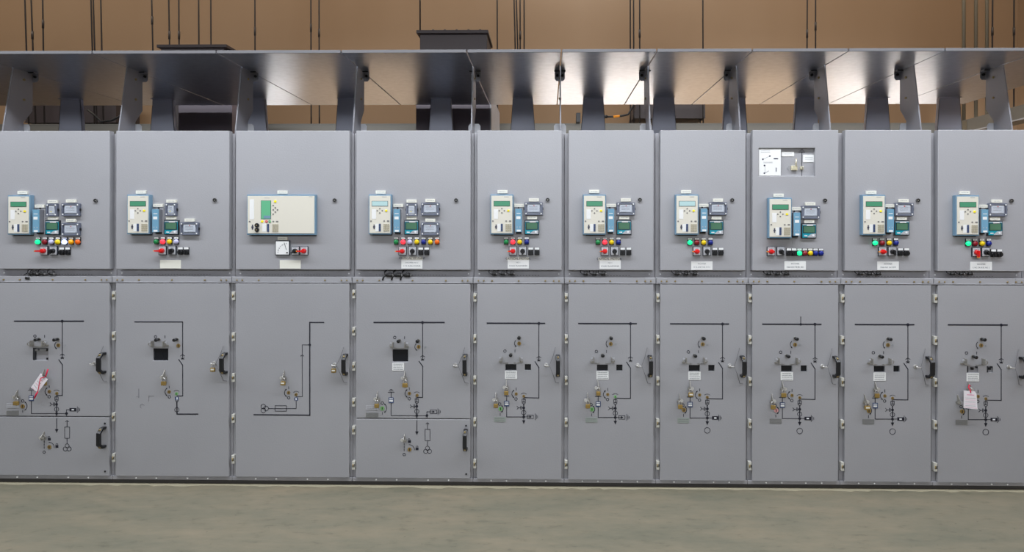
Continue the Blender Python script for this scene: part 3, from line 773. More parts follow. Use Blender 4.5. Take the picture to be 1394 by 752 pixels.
W4 = (475, 380, s1); W4L = (475, 510, 5.01)
def wide_lower_pair(n, cab):
    """two-door lower front of the seven-lamp cabinets, measured on the fourth cabinet"""
    xa, xb = B[n-1], B[n]; dx = xa - B[3]; g = gfun(W4, dx); h = gfun(W4L, dx)
    a, b = g(318, 607), g(432, 516); w1 = (a[0], b[0], a[1], b[1])
    d = lower_door(cab, xa, xb, ZSPLIT+.003, ZLT, [w1]); window(d, w1, frame_paint if n == 1 else None, .016, n == 1)
    k = MB()
    k.stroke([g(184, 318), g(696, 318)], .0085, line_m); k.disc(*g(538, 318), .0095, -.0014, .0004, line_m, 16)
    switch_column(k, g, 539, 318, 562, (513, 603), (540, 640))
    k.stroke([g(540, 640), h(503, 157), h(465, 157)], LW, line_m)
    small_nodes(k, h, 463, 176, 197, 218, 252, 281, 422)
    k.stroke([h(463, 281), h(288, 281), h(288, 122)], LW*.85, line_m); ground_sym(k, *h(288, 122), 'U'); indicator_box(k, h, 288, 176)
    k.stroke([h(463, 281), h(532, 281), h(532, 255), h(553, 255)], .0035, line_m); k.disc(*h(532, 281), .009, -.0014, .0004, line_m, 16)
    surge_box(k, h, 553, 600, 255, n == 1); ground_sym(k, *h(607, 255), 'R'); k.stroke([h(463, 281), h(464, 297)], LW*1.3, line_m); k.stroke([h(532, 281), h(533, 297)], .0035, line_m)
    OI(k, *g(335, 428), *g(407, 430)); arrow_arc(k, *g(512, 496), .027, 130, 230, False); k.ring(*g(560, 498), .005, .003, ink)
    k.stroke([h(412, 90), h(412, 105)], .0032, line_m); k.ring(*h(412, 166), .0085, .0032, line_m); arrow_arc(k, *h(413, 130), .029, 130, 230)
    k.ring(*h(463, 146), .026, .002, line_m, math.radians(45), math.radians(135), 14)
    k.ring(*h(228, 195), .0085, .0032, line_m); k.stroke([h(228, 259), h(228, 273)], .0032, line_m); arrow_arc(k, *h(225, 230), .032, -50, 50)
    k.build('mimic_diagram', d)
    knob(d, *g(370, 450)); knob(d, *g(508, 450)); keyway(d, *g(510, 496), .0125); hasp(d, *g(326, 482), 1); hasp(d, *g(414, 482), -1)
    keyway(d, *h(413, 130), .011); keyway(d, *h(465, 143), .010); keyway(d, *h(228, 232), .014, green_cam if n == 4 else None)
    for y0, y1, m in ((242, 212, base_grey), (290, 262, grey_pl)):
        a, b = h(116, y0), h(200, y1); door_plate(d, a[0], b[0], a[1], b[1], m, 'rating_plate', 2, mark_m)
    if n == 4:
        a, b = g(317, 670), g(403, 614); door_plate(d, a[0], b[0], a[1], b[1], white_l, 'instruction_label', 4)
    lock_tab(d, *g(410, 722), 1); lock_tab(d, *h(196, 163), 1)
    lower_handle(d, *g(853, 624)); quick_latch(d, *g(778, 628))
    e = lower_door(cab, xa, xb, ZLB, ZSPLIT-.003, name='cable_door')
    k = MB(); x, z = h(464, 315); down_arrow(k, x, z, h(464, 408)[1])
    x, z = h(536, 330); chevron(k, x, z, .010, .007); k.stroke([(x, z-.006), h(536, 373)], .0035, line_m)
    a, b = h(518, 453), h(555, 373); k.holed(a[0], b[0], a[1], b[1], -.0012, .0004, [(a[0]+.003, b[0]-.003, a[1]+.003, b[1]-.003)], line_m)
    k.stroke([h(536, 453), h(536, 490)], .0035, line_m)
    for q in ((536, 504), (523, 525), (550, 525)): k.ring(*h(*q), .0135, .003, line_m)
    for q in ((413, 458), (465, 508)):
        x, z = h(*q); k.cbox(x, z, .019, .017, -.0012, .0004, line_m); k.ring(x+(0 if q[0] > 440 else -.003), z+.012, .0065, .0028, line_m, 0, PI, 10)
    k.ring(*h(412, 515), .034, .003, line_m, math.radians(-5), math.radians(95), 14)
    for j in range(3): k.stroke([h(377, 470+j*20), h(377, 481+j*20)], .004, line_m)
    k.ring(*h(377, 547), .0085, .0032, line_m)
    k.build('mimic_diagram', e)
    keyway(e, *h(414, 512), .013); lock_tab(e, *h(380, 442), 1, .035)
    lower_handle(e, *h(797, 441))
    for q in ((799, 350), (800, 680)):
        k = MB(); k.disc(*h(*q), .006, -.003, 0, black, 10); k.build('door_screw', e)
    return d, g, h

def build_cab(n):
    xa, xb = B[n-1], B[n]
    cab = thing('switchgear_cabinet', (xa, 0, 0), CABL[n], 'switchgear cabinet', 'switchgear cabinets in the row'); CABS[n] = cab
    frame(cab, xa, xb)
    C, d = UP[n]
    holes = []
    if n == 8:
        a, b = U(*P(C, 68, 187)), U(*P(C, 356, 44)); holes = [(a[0], b[0], a[1], b[1])]
    d['door'] = upper_door(cab, xa, xb, holes)
    if n == 8:
        H = holes[0]; F = (1025, 195, 14.67)
        def f(x, y, dpt=.02): return U(*P(F, x, y), dpt)
        k = MB(); k.box(H[0]-.004, H[1]+.004, .022, .026, H[2]-.004, H[3]+.004, paint)
        x = f(978, 190)[0]; k.stroke([(x, H[2]), (x, f(0, 185)[1])], .0035, line_m, .0205, .023)
        for j, l in enumerate((.019, .013, .006)): k.stroke([(x-l, f(0, 178)[1]+j*.009), (x+l, f(0, 178)[1]+j*.009)], .0035, line_m, .0205, .023)
        r = k.build('cutout_panel', cab)
        k = MB(); x1 = f(552, 0, .012)[0]; k.box(H[0]+.003, x1, .008, .012, H[2]+.003, H[3]-.003, white_l)
        for q in ((337, 258), (198, 322), (230, 448), (228, 600)): k.disc(*f(*q, .008), .0055, .007, .009, dink, 12)
        k.stroke([f(198, 322), f(337, 258)], .0015, ink, .0072, .009); k.stroke([f(228, 600), f(300, 560)], .003, ink, .0072, .009); k.stroke([f(228, 448), f(228, 600)], .0015, ink, .0072, .009)
        k.cbox(*f(458, 308, .008), .028, .0075, .007, .009, dink); k.cbox(*f(462, 530, .008), .0045, .026, .007, .009, dink)
        for y in (150, 180, 380, 395): k.cbox(*f(250 if y < 200 else 300, y, .008), .06, .0018, .0074, .009, ink)
        k.build('operating_diagram', cab)
        k = MB(); a, b = f(575, 265), f(822, 170); k.box(a[0], b[0], .019, .023, a[1], b[1], white_l); k.cbox(*f(700, 218), .05, .002, .0186, .021, ink); k.build('cutout_label', cab); k = MB(); a, b = f(1000, 382), f(1228, 232); k.box(a[0], b[0], .019, .023, a[1], b[1], white_l)
        for y in (290, 325): k.cbox(*f(1115, y), .05, .002, .0186, .021, ink)
        k.build('cutout_label', cab)
        k = MB(); x, z = f(815, 500); k.cbox(x, z, .038, .030, .006, .022, brightlock, .002); k.cyl((x+.010, .008, z+.01), (x+.010, .008, z+.062), .004, brightlock, 10)
        k.build('key_interlock', cab)
        k = MB(); x, z = f(970, 497); k.cbox(x, z, .020, .022, .010, .022, brightlock, .004); k.ring(x-.075, z, .016, .003, ink, 2, 4.2, 10, .019, .022); k.disc(x, z, .005, .008, .011, key_grey, 10); k.build('key_cam', cab)
    up_items(n, cab, C, d)
    if n == 3:
        S = lambda x, y, p=0: U(*P(C, x, y), -p)
        wide_relay(cab, *S(390, 228, .034))
        cx, cz = S(400, 471, .012); k = MB(); k.cbox(cx, cz, .096, .097, -.012, 0, bezel, .0015); m = k.build('analog_meter', cab)
        k = MB(); k.cbox(cx, cz, .086, .087, -.0135, -.011, white_l)
        k.ring(cx+.033, cz-.033, .062, .0015, ink, math.radians(92), math.radians(178), 16, -.0142, -.013)
        for t in range(7):
            a = math.radians(94+t*14); k.stroke([(cx+.033+.058*math.cos(a), cz-.033+.058*math.sin(a)), (cx+.033+.066*math.cos(a), cz-.033+.066*math.sin(a))], .0015, dink, -.0142, -.013)
        k.build('dial', m)
        k = MB(); k.stroke([(cx+.027, cz-.012), (cx+.013, cz+.034)], .0022, black, -.016, -.0145); k.disc(cx+.032, cz-.032, .005, -.017, -.013, black, 12); k.build('needle', m)
    # lower half
    g4 = gfun((475, 380, s1))
    if n in (1, 4):
        d2, g, h = wide_lower_pair(n, cab)
        hinges(cab, xa, (401, 452, 500, 549, 587, 635) if n == 4 else (404, 459, 515, 571, 627))
    elif n == 2:
        C2, C2L = (150, 380, s1), (150, 510, 5.01); g, h = gfun(C2), gfun(C2L)
        a, b = g(312, 598), g(423, 509); w1 = (a[0], b[0], a[1], b[1])
        e = lower_door(cab, xa, xb, ZLB, ZLT, [w1]); window(e, w1)
        k = MB(); k.stroke([g(181, 314), g(529, 314)], .0065, line_m)
        switch_column(k, g, 530, 314, 555, (502, 590), (530, 630)); k.stroke([g(530, 630), h(495, 147), h(455, 147)], LW, line_m)
        x, z = h(455, 164); k.cbox(x, z, .024, .022, -.0014, .0004, fblue); k.cbox(x+.002, z, .007, .016, -.0018, 0, cover_lab)
        x, z = h(455, 184); chevron(k, x, z-.003, .010, -.008); k.stroke([(x, z-.004), h(456, 271), h(598, 271)], .0085*.8, line_m); k.ring(*h(455, 241), .0145, .003, line_m)
        OI(k, *g(332, 423), *g(401, 423)); k.stroke([h(403, 80), h(403, 94)], .0032, line_m); k.ring(*h(404, 153), .0085, .0032, line_m)
        arrow_arc(k, *h(404, 120), .029, 130, 230); k.ring(*h(453, 135), .026, .002, line_m, math.radians(45), math.radians(135), 14)
        k.build('mimic_diagram', e)
        k = MB(); k.stroke([h(195, 100), h(195, 160)], .003, mark_m); k.stroke([h(178, 153), h(192, 153)], .002, mark_m); k.stroke([h(298, 148), h(264, 148), h(264, 182)], .0025, mark_m); k.ring(*h(219, 217), .014, .003, mark_m, .3, 4.4, 14)
        k.build('painted_over_marks', e)
        knob(e, *g(358, 441)); knob(e, *g(490, 441)); keyway(e, *g(499, 488), .0125); hasp(e, *g(320, 474), 1); hasp(e, *g(405, 474), -1)
        keyway(e, *h(403, 119), .011); keyway(e, *h(453, 132), .010, green_cam); lock_tab(e, *g(402, 713), 1)
        lower_handle(e, *g(846, 613)); quick_latch(e, *g(762, 613))
        hinges(cab, xa, (404, 459.5, 515, 571, 627))
    elif n == 3:
        C3, C3L = (310, 380, s1), (310, 510, 5.01); g, h = gfun(C3), gfun(C3L)
        e = lower_door(cab, xa, xb, ZLB, ZLT)
        k = MB(); k.stroke([g(702, 318), g(600, 318), h(560, 278), h(180, 275)], .0072, line_m)
        k.stroke([g(600, 482), g(545, 482), g(545, 553)], .003, line_m); k.disc(*g(600, 482), .008, -.0014, .0004, line_m, 16); x, z = g(545, 555); chevron(k, x, z, .010, .008)
        k.stroke([g(545, 562), h(509, 152), h(467, 152)], .003, line_m); x, z = h(467, 168); k.cbox(x, z, .024, .020, -.0014, .0004, fblue); k.cbox(x, z, .007, .014, -.0018, 0, cover_lab)
        k.stroke([h(467, 180), h(467, 233), h(278, 233)], .0032, line_m)
        a, b = h(322, 252), h(403, 212); k.holed(a[0], b[0], a[1], b[1], -.0012, .0004, [(a[0]+.003, b[0]-.003, a[1]+.003, b[1]-.003)], line_m)
        for q in ((243, 219), (262, 232), (243, 245)): k.ring(*h(*q), .0155, .003, line_m)
        k.stroke([h(416, 84), h(416, 99)], .0032, line_m); k.ring(*h(416, 159), .0085, .0032, line_m); arrow_arc(k, *h(416, 126), .028, 130, 230)
        k.ring(*h(467, 142), .026, .002, line_m, math.radians(45), math.radians(135), 14)
        k.build('mimic_diagram', e)
        keyway(e, *h(416, 125), .011); keyway(e, *h(467, 138), .010); lock_tab(e, *g(415, 718), 1)
        lower_handle(e, *g(866, 622)); quick_latch(e, *g(781, 625))
        hinges(cab, xa, (404, 460, 516, 572, 628))
    else:
        narrow_lower(n, cab); hinges(cab, xa, (405, 461.5, 518, 575, 632))
    if n == 1: plugs(cab, (0, 250, s1), [(222, 655), (245, 652), (300, 655), (368, 655), (195, 686)])
    elif n == 4: plugs(cab, (475, 250, s1), [(290, 665), (355, 665), (420, 665)], True)
    elif n > 4:
        C = UP[n][0] if n != 8 else (1015, 250, s1)
        plugs(cab, C, [(170, 655), (235, 655), (300, 655)])
brightlock = mat('bright_key_lock', (226, 220, 190), .25, metal=.6)
for n in range(1, 11): build_cab(n)

# plain neighbours just outside the frame, they carry the canopy
for i, (xa, xb, lab) in enumerate(((-2.4, -1.6, 'plain grey cabinet two places beyond the left end of the view'), (-1.6, -.8, 'plain grey cabinet just beyond the left end of the view'), (6.0, 6.6, 'plain grey cabinet closing the row beyond the right edge'))):
    cab = thing('switchgear_cabinet', (xa, 0, 0), lab, 'switchgear cabinet', 'switchgear cabinets in the row')
    frame(cab, xa, xb); upper_door(cab, xa, xb); lower_door(cab, xa, xb, ZLB, ZLT)

# ------------------------------------------------------------------ padlocks and tags (hung things)
def gn(n): return gfun(N5, B[n-1]-B[4])
PADS = [
 (2, gfun((150, 510, 5.01))(382, 55), 'brass padlock hanging on the lone locking tab of the wide four-lamp cabinet', {}),
 (2, gfun((150, 380, s1))(766, 657), 'brass padlock with pale face beside the handle of the four-lamp wide cabinet', dict(face=True)),
 (3, gfun((310, 510, 5.01))(389, 54), 'brass padlock with white strip at the middle of the broad-relay cabinet door', dict(face=True)),
 (3, gfun((310, 380, s1))(785, 664), 'brass padlock beside the handle of the broad-relay cabinet', dict(face=True)),
 (4, gfun(W4L)(389, 68), 'upper brass padlock on the seven-lamp cabinet with typed nameplate', dict(w=.034)),
 (4, gfun(W4L)(197, 207), 'lower left brass padlock on the seven-lamp cabinet with typed nameplate', {}),
 (1, gfun((0, 510, 5.01))(134, 190), 'brass padlock above the grey plates on the leftmost cabinet', dict(w=.034)),
 (1, gfun((10, 500, 12.53))(696, 262), 'brass padlock half hidden behind the tilted paper tag', dict(w=.022)),
]
for n in range(5, 10):
    w = WHO[n]
    g = gn(n)
    PADS.append((n, g(207, 476 if n < 7 else 480), f'upper brass padlock on {w}', dict(face=n == 7, w=.032 if n in (8, 7) else .028)))
    PADS.append((n, g(148 if n < 9 else 153, 548), f'lower brass padlock on {w}', dict(face=n == 9, w=.036 if n == 9 else .029)))
for n, (x, z), lab, kw in PADS: padlock(x, z, lab, **kw)

# tilted tag on the leftmost cabinet
def paper_tag(loc, pts, label, cat, string, knot, lines, tiltz=0):
    o = thing('danger_tag', loc, label, cat)
    k = MB(); k.prism(pts, 'Y', loc[1]-.0006, loc[1]+.0006, paper)
    c = Vector((sum(p[0] for p in pts)/len(pts), sum(p[1] for p in pts)/len(pts)))
    for a, b, w, m in lines: k.stroke([a, b], w, m, loc[1]-.0012, loc[1]-.0004)
    k.build('tag_paper', o)
    k = MB()
    for s_, r in string: k.tube(s_, r, red_string, 8)
    k.build('red_string', o)
    return o
T = (10, 500, 12.53); gt = lambda x, y: U(*P(T, x, y), -.042)
pts = [gt(*q) for q in ((565, 112), (592, 128), (600, 185), (655, 180), (692, 208), (525, 432), (402, 350))]
ln = []
for j in range(6):
    a = Vector(gt(640-j*34, 205+j*40)); b = Vector(gt(570-j*28, 165+j*36)); ln.append((tuple(a), tuple(b), .0022, pink if j % 2 else ink))
ya = -.048
st = [([(*gt(664, 55),), ], .003)]
def Y3(q, y=ya): return (q[0], y, q[1])
st = [([Y3(gt(668, 42), -.030), Y3(gt(660, 90), -.034), Y3(gt(655, 165), -.044)], .0042),
      ([Y3(gt(580, 185)), Y3(gt(560, 260)), Y3(gt(548, 340)), Y3(gt(530, 420))], .0024),
      ([Y3(gt(530, 420)), Y3(gt(500, 470)), Y3(gt(472, 532))], .0046), ([Y3(gt(655, 165), -.044), Y3(gt(610, 180)), Y3(gt(580, 185))], .0026)]
paper_tag((*[gt(560, 280)[0]], -.042, gt(560, 280)[1]), pts, 'white paper tag hanging askew on a red string from the leftmost cabinet', 'tag', st, None, ln)
# upright tag on the rightmost cabinet
T2 = (1300, 510, 15.04); g2 = lambda x, y: U(*P(T2, x, y), -.05)
pts = [g2(*q) for q in ((180, 330), (410, 348), (440, 400), (462, 716), (180, 690))]
ln = [(g2(255, 415), g2(385, 425), .006, pink)] + [(g2(215, y), g2(420, y+8), .0018, ink if y % 2 else pink) for y in (481, 520, 561, 600, 641)] + [(g2(195, 668), g2(445, 694), .002, pink)]
st = [([Y3(g2(355, 255), -.034), Y3(g2(320, 225), -.038), Y3(g2(300, 270), -.04), Y3(g2(315, 340), -.0525), Y3(g2(318, 375), -.053)], .0034)]
paper_tag((g2(320, 520)[0], -.05, g2(320, 520)[1]), pts, 'white paper tag with pink heading hanging upright on the rightmost cabinet', 'tag', st, None, ln)

# ------------------------------------------------------------------ canopy, brackets, uprights
SB = [-2.4, -1.6] + B + [6.6]
OFF = -.0243
WHO2 = ['a plain cabinet beyond that', 'the plain cabinet farthest left'] + [WHO[n] for n in range(1, 11)] + ['the last cabinet at the right']
ZC = 2.8206
for i in range(len(SB)-1):
    xa, xb = SB[i]+OFF+.0045, SB[i+1]+OFF-.0045
    k = MB(); k.box(xa, xb, -.1445, 1.446, ZC, ZC+.004, galv); k.box(xa, xb, -.1465, -.140, ZC-.001, ZC+.018, edge_m)
    k.box(xa, xa+.003, -.14, 1.44, ZC+.004, ZC+.018, galv); k.box(xb-.003, xb, -.14, 1.44, ZC+.004, ZC+.018, galv)
    tag(k.build('canopy_sheet', origin=(xa, -.1445, ZC), bevel=.001), f'shiny metal canopy sheet above {WHO2[i]}', 'canopy sheet', 'canopy sheets over the cabinet row')
    xc = (xa+xb)/2; xc = (SB[i]+SB[i+1])/2 - .02
    # tapering folded upright on the roof
    wt, wb = .085, .118; y = 1.19
    k = MB(); k.prism([(xc-wb, ZT-.02), (xc+wb, ZT-.02), (xc+wt, ZC), (xc-wt, ZC)], 'Y', y, y+.004, pillar_m)
    for s in (-1, 1):
        k.prism([(xc+s*wb, ZT-.02), (xc+s*(wb-.004), ZT-.02), (xc+s*(wt-.004), ZC), (xc+s*wt, ZC)], 'Y', y, y+.035, pillar_m)
    k.box(xc-wt, xc+wt, y-.03, y, ZC-.004, ZC, pillar_m); k.box(xc-wb, xc+wb, y-.05, y, ZT-.02, ZT-.016, pillar_m)
    tag(k.build('roof_upright', origin=(xc, y, ZT-.02)), f'tapering blue grey upright on the roof of {WHO2[i]}', 'upright', 'uprights carrying the back of the canopy')
for i in range(1, len(SB)-1):
    x = SB[i]+OFF; w = 'left' if False else ''
    who = WHO2[i]
    o = thing('support_bracket', (x, .09, ZT-.012), f'cranked steel bracket at the top left corner of {who}', 'bracket', 'brackets carrying the front of the canopy')
    Z0 = ZT-.012
    k = MB(); k.prism([(.09, Z0), (.176, ZC), (.338, ZC), (.338, 2.55), (.262, 2.455), (.262, Z0)], 'X', x-.002, x+.002, plate_m)
    k.prism([(.09, Z0), (.094, Z0), (.180, ZC), (.176, ZC)], 'X', x-.004, x+.004, plate_m)
    k.build('side_plate', o)
    for z in (2.615, 2.757):
        k = MB()
        for s in (-1, 1): k.cyl((x+s*.002, .262, z), (x+s*.009, .262, z), .008, brass_p, 10)
        k.build('bolt', o)
    k = MB(); k.prism([(x-.036, ZC), (x+.036, ZC), (x+.036, ZC-.048), (x+.024, ZC-.062), (x-.024, ZC-.062), (x-.036, ZC-.048)], 'Y', .344, .348, plate_m)
    k.box(x-.036, x+.036, .30, .348, ZC-.004, ZC, plate_m)
    for s in (-1, 1): k.cyl((x+s*.018, .344, ZC-.024), (x+s*.018, .334, ZC-.024), .009, rubber, 12)
    k.box(x-.040, x+.040, .296, .30, ZC-.006, ZC, rubber)
    k.build('top_clip', o)
    k = MB(); k.prism([(x-.042, Z0), (x+.042, Z0), (x+.042, Z0+.088), (x+.03, Z0+.103), (x-.03, Z0+.103), (x-.042, Z0+.088)], 'Y', .268, .272, white_metal)
    k.build('foot_tab', o)

# ------------------------------------------------------------------ behind the row
TY = 2.62
k = MB(); zt = U(1200, 168, TY)[1]
k.box(-7.9, 7.245, TY, TY+.62, zt-.13, zt, tray_m); k.box(-7.9, 7.245, TY-.004, TY, zt-.134, zt-.126, base_grey)
k.box(-7.9, 7.245, TY-.003, TY, zt-.004, zt+.004, tray_m)
tag(k.build('cable_trunking', origin=(0, TY, zt-.13)), 'long grey cable trunking running behind the cabinets', 'trunking')
k = MB(); xr = 7.25
k.box(xr, xr+.2, -2.6, TY+.62, zt-.13, zt, tray_m); k.box(xr-.004, xr, -2.6, TY, zt-.136, zt-.124, base_grey)
for y in (2.4, 1.4, .4, -.6): k.box(xr-.003, xr, y, y+.06, zt-.12, zt-.01, pipe_m)
tag(k.build('cable_trunking', origin=(xr, 0, zt-.13)), 'grey cable trunking branch coming forward at the right wall', 'trunking')

def rod(px0, px1, Y, node, thick, who, zend=None, pipe=False):
    a = U(px0, 0, Y); b = U(px1, 72, Y)
    sl = (b[0]-a[0])/(b[1]-a[1]); zb = zend if zend else zt
    x1 = b[0] + (zb-b[1])*sl; xt = a[0] + (RZ-a[1])*sl
    nm = 'conduit_pipe' if pipe else 'hanger_rod'
    k = MB(); k.cyl((x1, Y, zb), (xt, Y, RZ), thick, pipe_m if pipe else rod_m, 12 if pipe else 8)
    lab = who
    o = k.build(nm, origin=(x1, Y, zb)); tag(o, lab, 'conduit' if pipe else 'rod', 'grey conduits at the right end' if pipe else 'thin dark rods hanging from the ceiling')
    if node:
        z = U(px0, node, Y)[1]; x = b[0] + (z-b[1])*sl
        k = MB(); k.cyl((x, Y, z-.045), (x, Y, z+.045), thick*1.5, rod_m, 8); c = k.build('coupler', o)
YR = TY + .08
RODS = [
 (33.9, 36.1, None, 'first dark rod from the left edge of the wall'), (42.5, 45, 48, 'second dark rod from the left edge, joined low by a coupler'),
 (58.1, 59.1, 33, 'dark rod with a coupler standing just right of the leftmost pair'), (123.8, 125.9, None, 'left rod of the close pair above the leftmost cabinet'),
 (126.9, 129, None, 'right rod of the close pair above the leftmost cabinet'), (137.2, 138.7, None, 'lone dark rod just right of the close pair'),
 (206.5, 208.2, 28, 'dark rod just left of the low flat duct cap'), (229.7, 231, 48, 'left coupled rod rising behind the low flat duct cap'),
 (243.4, 243.8, 48, 'right coupled rod rising behind the low flat duct cap'), (270.4, 270.8, None, 'thin plain rod over the middle of the low duct cap'),
 (287, 287.3, None, 'thin plain rod over the right part of the low duct cap'), (347, 347.2, 43, 'lone rod with coupler above the broad-relay cabinet'),
 (423.2, 423.4, 38, 'left rod of the spaced pair left of the tall duct'), (434.3, 434.5, 45, 'right rod of the spaced pair left of the tall duct'),
 (571.8, 572, None, 'rod over the left end of the tall dark duct'), (676.8, 677, None, 'rod just right of the tall dark duct'),
 (699.8, 701.6, None, 'leftmost of the four close rods near the middle'), (702.9, 705, None, 'second of the four close rods near the middle'),
 (708, 708.2, 48, 'third of the four close rods, with a coupler'), (713.5, 713.6, None, 'rightmost of the four close rods near the middle'),
 (858, 858.1, None, 'leftmost of the three close rods right of the middle'), (862.5, 862.7, None, 'central one of the three close rods right of the middle'),
 (870.8, 870.9, 46, 'rightmost of the three close rods, with a coupler'), (956.8, 957, None, 'lone rod right of the three close rods'),
 (1099, 1098.6, 46, 'left rod of the pair above the cutout-door cabinet'), (1110.3, 1110.2, 36, 'right rod of the pair above the cutout-door cabinet'),
 (1351.3, 1350.8, 43, 'rod in the room corner beside the conduits'), (1380.5, 1380.3, 43, 'rightmost rod, near the edge of the view')]
DUCT_ZA = 3.66
for a, b, nd, w in RODS:
    ze = None; Y = YR
    if 'tall dark duct' in w and 'over' in w: ze = U(600, 42, 2.3)[1]; Y = 2.4
    rod(a, b, Y, nd, .0078, w, ze)
for a, w in ((1312, 'left of the three grey conduits at the right end'), (1328.5, 'middle of the three grey conduits at the right end'), (1343.5, 'right of the three grey conduits at the right end')):
    rod(a, a, TY+.14, None, .018, w, pipe=True)

def X_(px, Y): return U(px, 100, Y)[0]
# tall duct behind the fourth cabinet
o = thing('exhaust_duct', ((X_(566, 1.5)+X_(667, 1.5))/2, 1.5, 0), 'tall dark metal duct rising above the canopy behind the typed-nameplate cabinet', 'duct')
k = MB(); k.box(X_(566.5, 1.5), X_(667, 1.5), 1.5, 2.5, 0, 2.95, dark_case2); k.box(X_(667, 1.5), X_(667, 1.5)+.012, 1.5, 2.5, 0, 2.95, frame_paint); k.build('lower_casing', o)
k = MB(); yu = 2.12; zt2 = U(600, 43, yu)[1]
k.box(X_(571.5, yu), X_(663, yu), yu, 2.55, 2.95, zt2-.03, dark_case, .004); k.build('upper_casing', o)
k = MB(); k.box(X_(566.5, yu-.05), X_(664.5, yu-.05), yu-.05, 2.58, zt2-.03, zt2, dark_case, .003)
for j in range(5): x = X_(590+j*16, yu); k.cyl((x, yu-.02, zt2), (x, yu-.02, zt2+.012), .012, dark_case, 8)
k.build('top_flange', o)
# low cap seen over the canopy at the left
Yc = 2.2
o = thing('exhaust_duct', (X_(262, Yc), Yc, 0), 'dark duct with a low flat cap just above the canopy, second wide cabinet from left', 'duct')
zc_ = U(262, 62, Yc)[1]; k = MB(); k.box(X_(219, Yc), X_(305, Yc), Yc, 2.55, 0, zc_-.03, dark_case, .003); k.build('casing', o)
k = MB(); k.box(X_(213, Yc-.04), X_(308, Yc-.04), Yc-.04, 2.58, zc_-.03, zc_, dark_case, .003); k.build('cap_flange', o)
# grey duct seen under the canopy between the uprights
Yd = 1.55
k = MB(); k.box(X_(243, Yd), X_(316, Yd), Yd, 2.1, 0, 2.99, dark_case2, .003)
tag(k.build('cable_riser', origin=(X_(280, Yd), Yd, 0)), 'grey box riser seen under the canopy behind the wide four-lamp cabinet', 'duct')
# hanging dark boxes
def hang_box(x0, x1, Y, ybot, label):
    a, b = U(x0, ybot, Y), U(x1, ybot, Y)
    o = thing('ventilation_box', ((a[0]+b[0])/2, Y, a[1]), label, 'ventilation box')
    k = MB(); k.prism([(a[0], a[1]), (b[0], a[1]), (b[0], a[1]+.26), (a[0]+.06, a[1]+.26)], 'Y', Y, Y+.4, dark_case); k.box(a[0], b[0], Y-.006, Y, a[1]-.004, a[1]+.010, dark_case)
    k.build('casing', o)
    for x in (a[0]+.02, b[0]-.03):
        k = MB(); k.cyl((x, Y+.1, zt-.0), (x, Y+.1, a[1]), .008, rod_m, 8); k.cyl((x, Y+.1, a[1]-.01), (x, Y+.1, a[1]), .018, rod_m, 8); k.build('foot_stud', o)
hang_box(862, 960, TY+.17, 161, 'dark ventilation box on studs seen under the canopy right of the middle')
hang_box(34, 158, TY+.17, 167, 'dark brown ventilation box seen under the canopy at the left end')
k = MB(); a = U(787, 161, TY-.05); k.cbox(*a, .045, .10, TY-.10, TY, black, .003)
tag(k.build('junction_box', origin=(a[0], TY, a[1])), 'small black junction box on the trunking near the middle', 'junction box')
k = MB(); a = U(1384, 169, 1.9); k.cbox(xr-.03, a[1], .06, .085, 1.86, 1.94, black, .003)
tag(k.build('junction_box', origin=(xr, 1.9, a[1])), 'small black junction box under the trunking branch at the right edge', 'junction box')
k = MB(); pts = [U(x, y, TY-.03) for x, y in ((823, 159), (835, 159), (846, 158), (855, 156), (860, 148), (866, 136))]
k.tube([(p[0], TY-.03, p[1]) for p in pts], .011, rubber); k.tube([(pts[1][0], TY-.03, pts[1][1]), (pts[2][0]-.02, TY-.03, pts[2][1])], .0125, yel_tip)
k.cyl((pts[0][0]-.02, TY-.03, pts[0][1]), (pts[0][0]+.03, TY-.03, pts[0][1]), .018, rubber, 10)
tag(k.build('hanging_cord', origin=(pts[0][0], TY-.03, pts[0][1])), 'short black cable with yellow band behind the canopy', 'cable')
k = MB(); pts = [U(x, y, TY-.03) for x, y in ((120, 150), (130, 158), (138, 166), (152, 164), (162, 159), (172, 154), (190, 150))]
k.tube([(p[0], TY-.03, p[1]) for p in pts], .012, rubber)
tag(k.build('hanging_cord', origin=(pts[0][0], TY-.03, pts[0][1])), 'thick black cable sagging behind the leftmost canopy sheets', 'cable')

# luminaires on the back wall, behind and below the cabinet roofs
lum = mat('tube_light', (255, 250, 240), .4, emit=12, ecol=(255, 253, 250))
for x, l, w in ((-.45, .5, 'left'), (3.55, 1.5, 'middle'), (6.9, 1.3, 'right')):
    o = thing('wall_luminaire', (x, RY1, 2.1), f'white tube luminaire low on the back wall, {w} one behind the cabinets', 'lamp', 'luminaires behind the cabinets')
    k = MB(); k.box(x-l/2-.04, x+l/2+.04, RY1-.05, RY1, 2.04, 2.16, white_l, .004); k.build('body', o)
    k = MB(); k.cyl((x-l/2, RY1-.08, 2.10), (x+l/2, RY1-.08, 2.10), .05, lum, 12); k.build('tube', o)

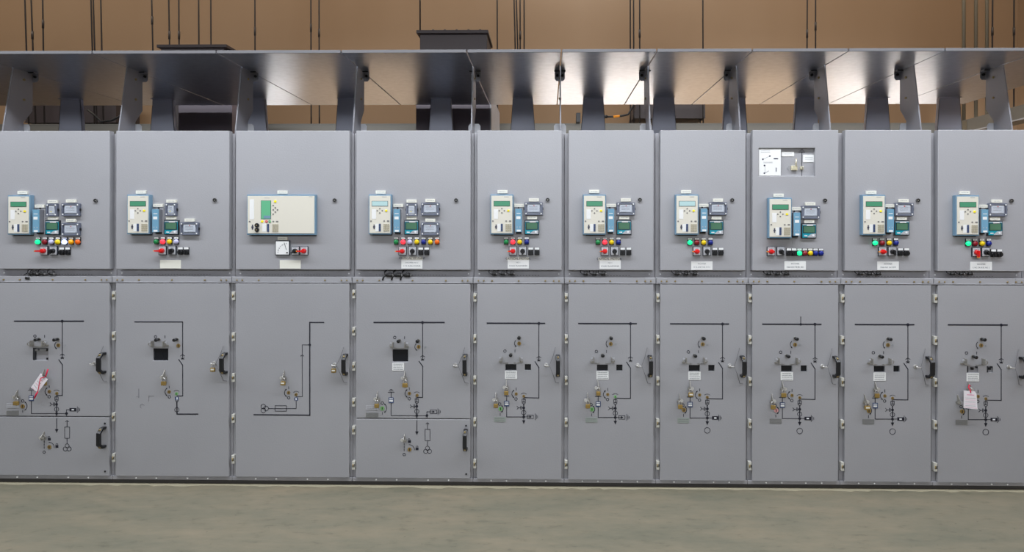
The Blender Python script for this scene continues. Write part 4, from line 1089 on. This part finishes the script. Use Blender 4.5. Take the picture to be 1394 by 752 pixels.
# ------------------------------------------------------------------ lights of the hall and added fills
def area(name, loc, sx, sy, power, col=(1, .985, .95), rot=(0, 0, 0), spread=180):
    l = bpy.data.lights.new(name, 'AREA'); l.shape = 'RECTANGLE'; l.size = sx; l.size_y = sy; l.energy = power; l.color = col; l.spread = math.radians(spread)
    o = bpy.data.objects.new(name, l); COL.objects.link(o); o.location = loc; o.rotation_euler = rot; return o
area('ceiling_lamp_row_near', (2.6, -1.3, 4.1), 13, .4, 400, (.92, .95, 1))
area('ceiling_lamp_row_mid', (2.4, -5.0, 4.9), 15, .5, 30, (1, .98, .95))
area('added_front_fill', (2.4, -9.7, 4.1), 15, .9, 215, (.9, .94, 1), (PI/2, 0, 0))  # added fill for the uprights and door-top sheen, no window there
area('added_front_fill', (3.6, -9.6, 4.0), 4, 1.0, 95, (.92, .95, 1), (PI/2, 0, 0))  # second added fill, brightens the tops of the middle doors
area('ceiling_lamp_behind', (3.5, 3.2, 5.45), 2.4, .15, 26, (.72, .86, 1))
area('added_wall_fill', (1.5, 2.2, 5.4), 15, .3, 145, (1, .9, .76))  # added warm fill that lifts the upper back wall evenly
area('added_rear_fill', (2.9, 1.62, 1.7), 9, .2, 265, (.9, .96, 1), (PI/2, 0, 0), 110)  # added fill on the lower back wall, brightens the canopy's reflection

w = bpy.data.worlds.new('World'); SC.world = w; w.use_nodes = True
w.node_tree.nodes['Background'].inputs[0].default_value = (.5, .5, .5, 1); w.node_tree.nodes['Background'].inputs[1].default_value = .1

# ------------------------------------------------------------------ camera and view
cd = bpy.data.cameras.new('camera'); cam = bpy.data.objects.new('camera', cd); COL.objects.link(cam)
cd.sensor_width = 36; cd.sensor_fit = 'HORIZONTAL'; cd.lens = CF/1394*36
cd.shift_x = (697 - CPX)/1394; cd.shift_y = (CPY - 376)/1394
cam.matrix_world = Matrix.Translation((CX0, -CD, CH)) @ Matrix.Rotation(-CYAW, 4, 'Z') @ Matrix.Rotation(PI/2, 4, 'X') @ Matrix.Rotation(CROLL, 4, 'Z')
SC.camera = cam
vs = SC.view_settings; vs.view_transform = 'Standard'; vs.look = 'None'; vs.gamma = 1; vs.use_curve_mapping = False; vs.exposure = 0.0
SC.cycles.use_denoising = True
SC.cycles.max_bounces = 8; SC.cycles.diffuse_bounces = 4; SC.cycles.glossy_bounces = 4; SC.cycles.sample_clamp_indirect = 6
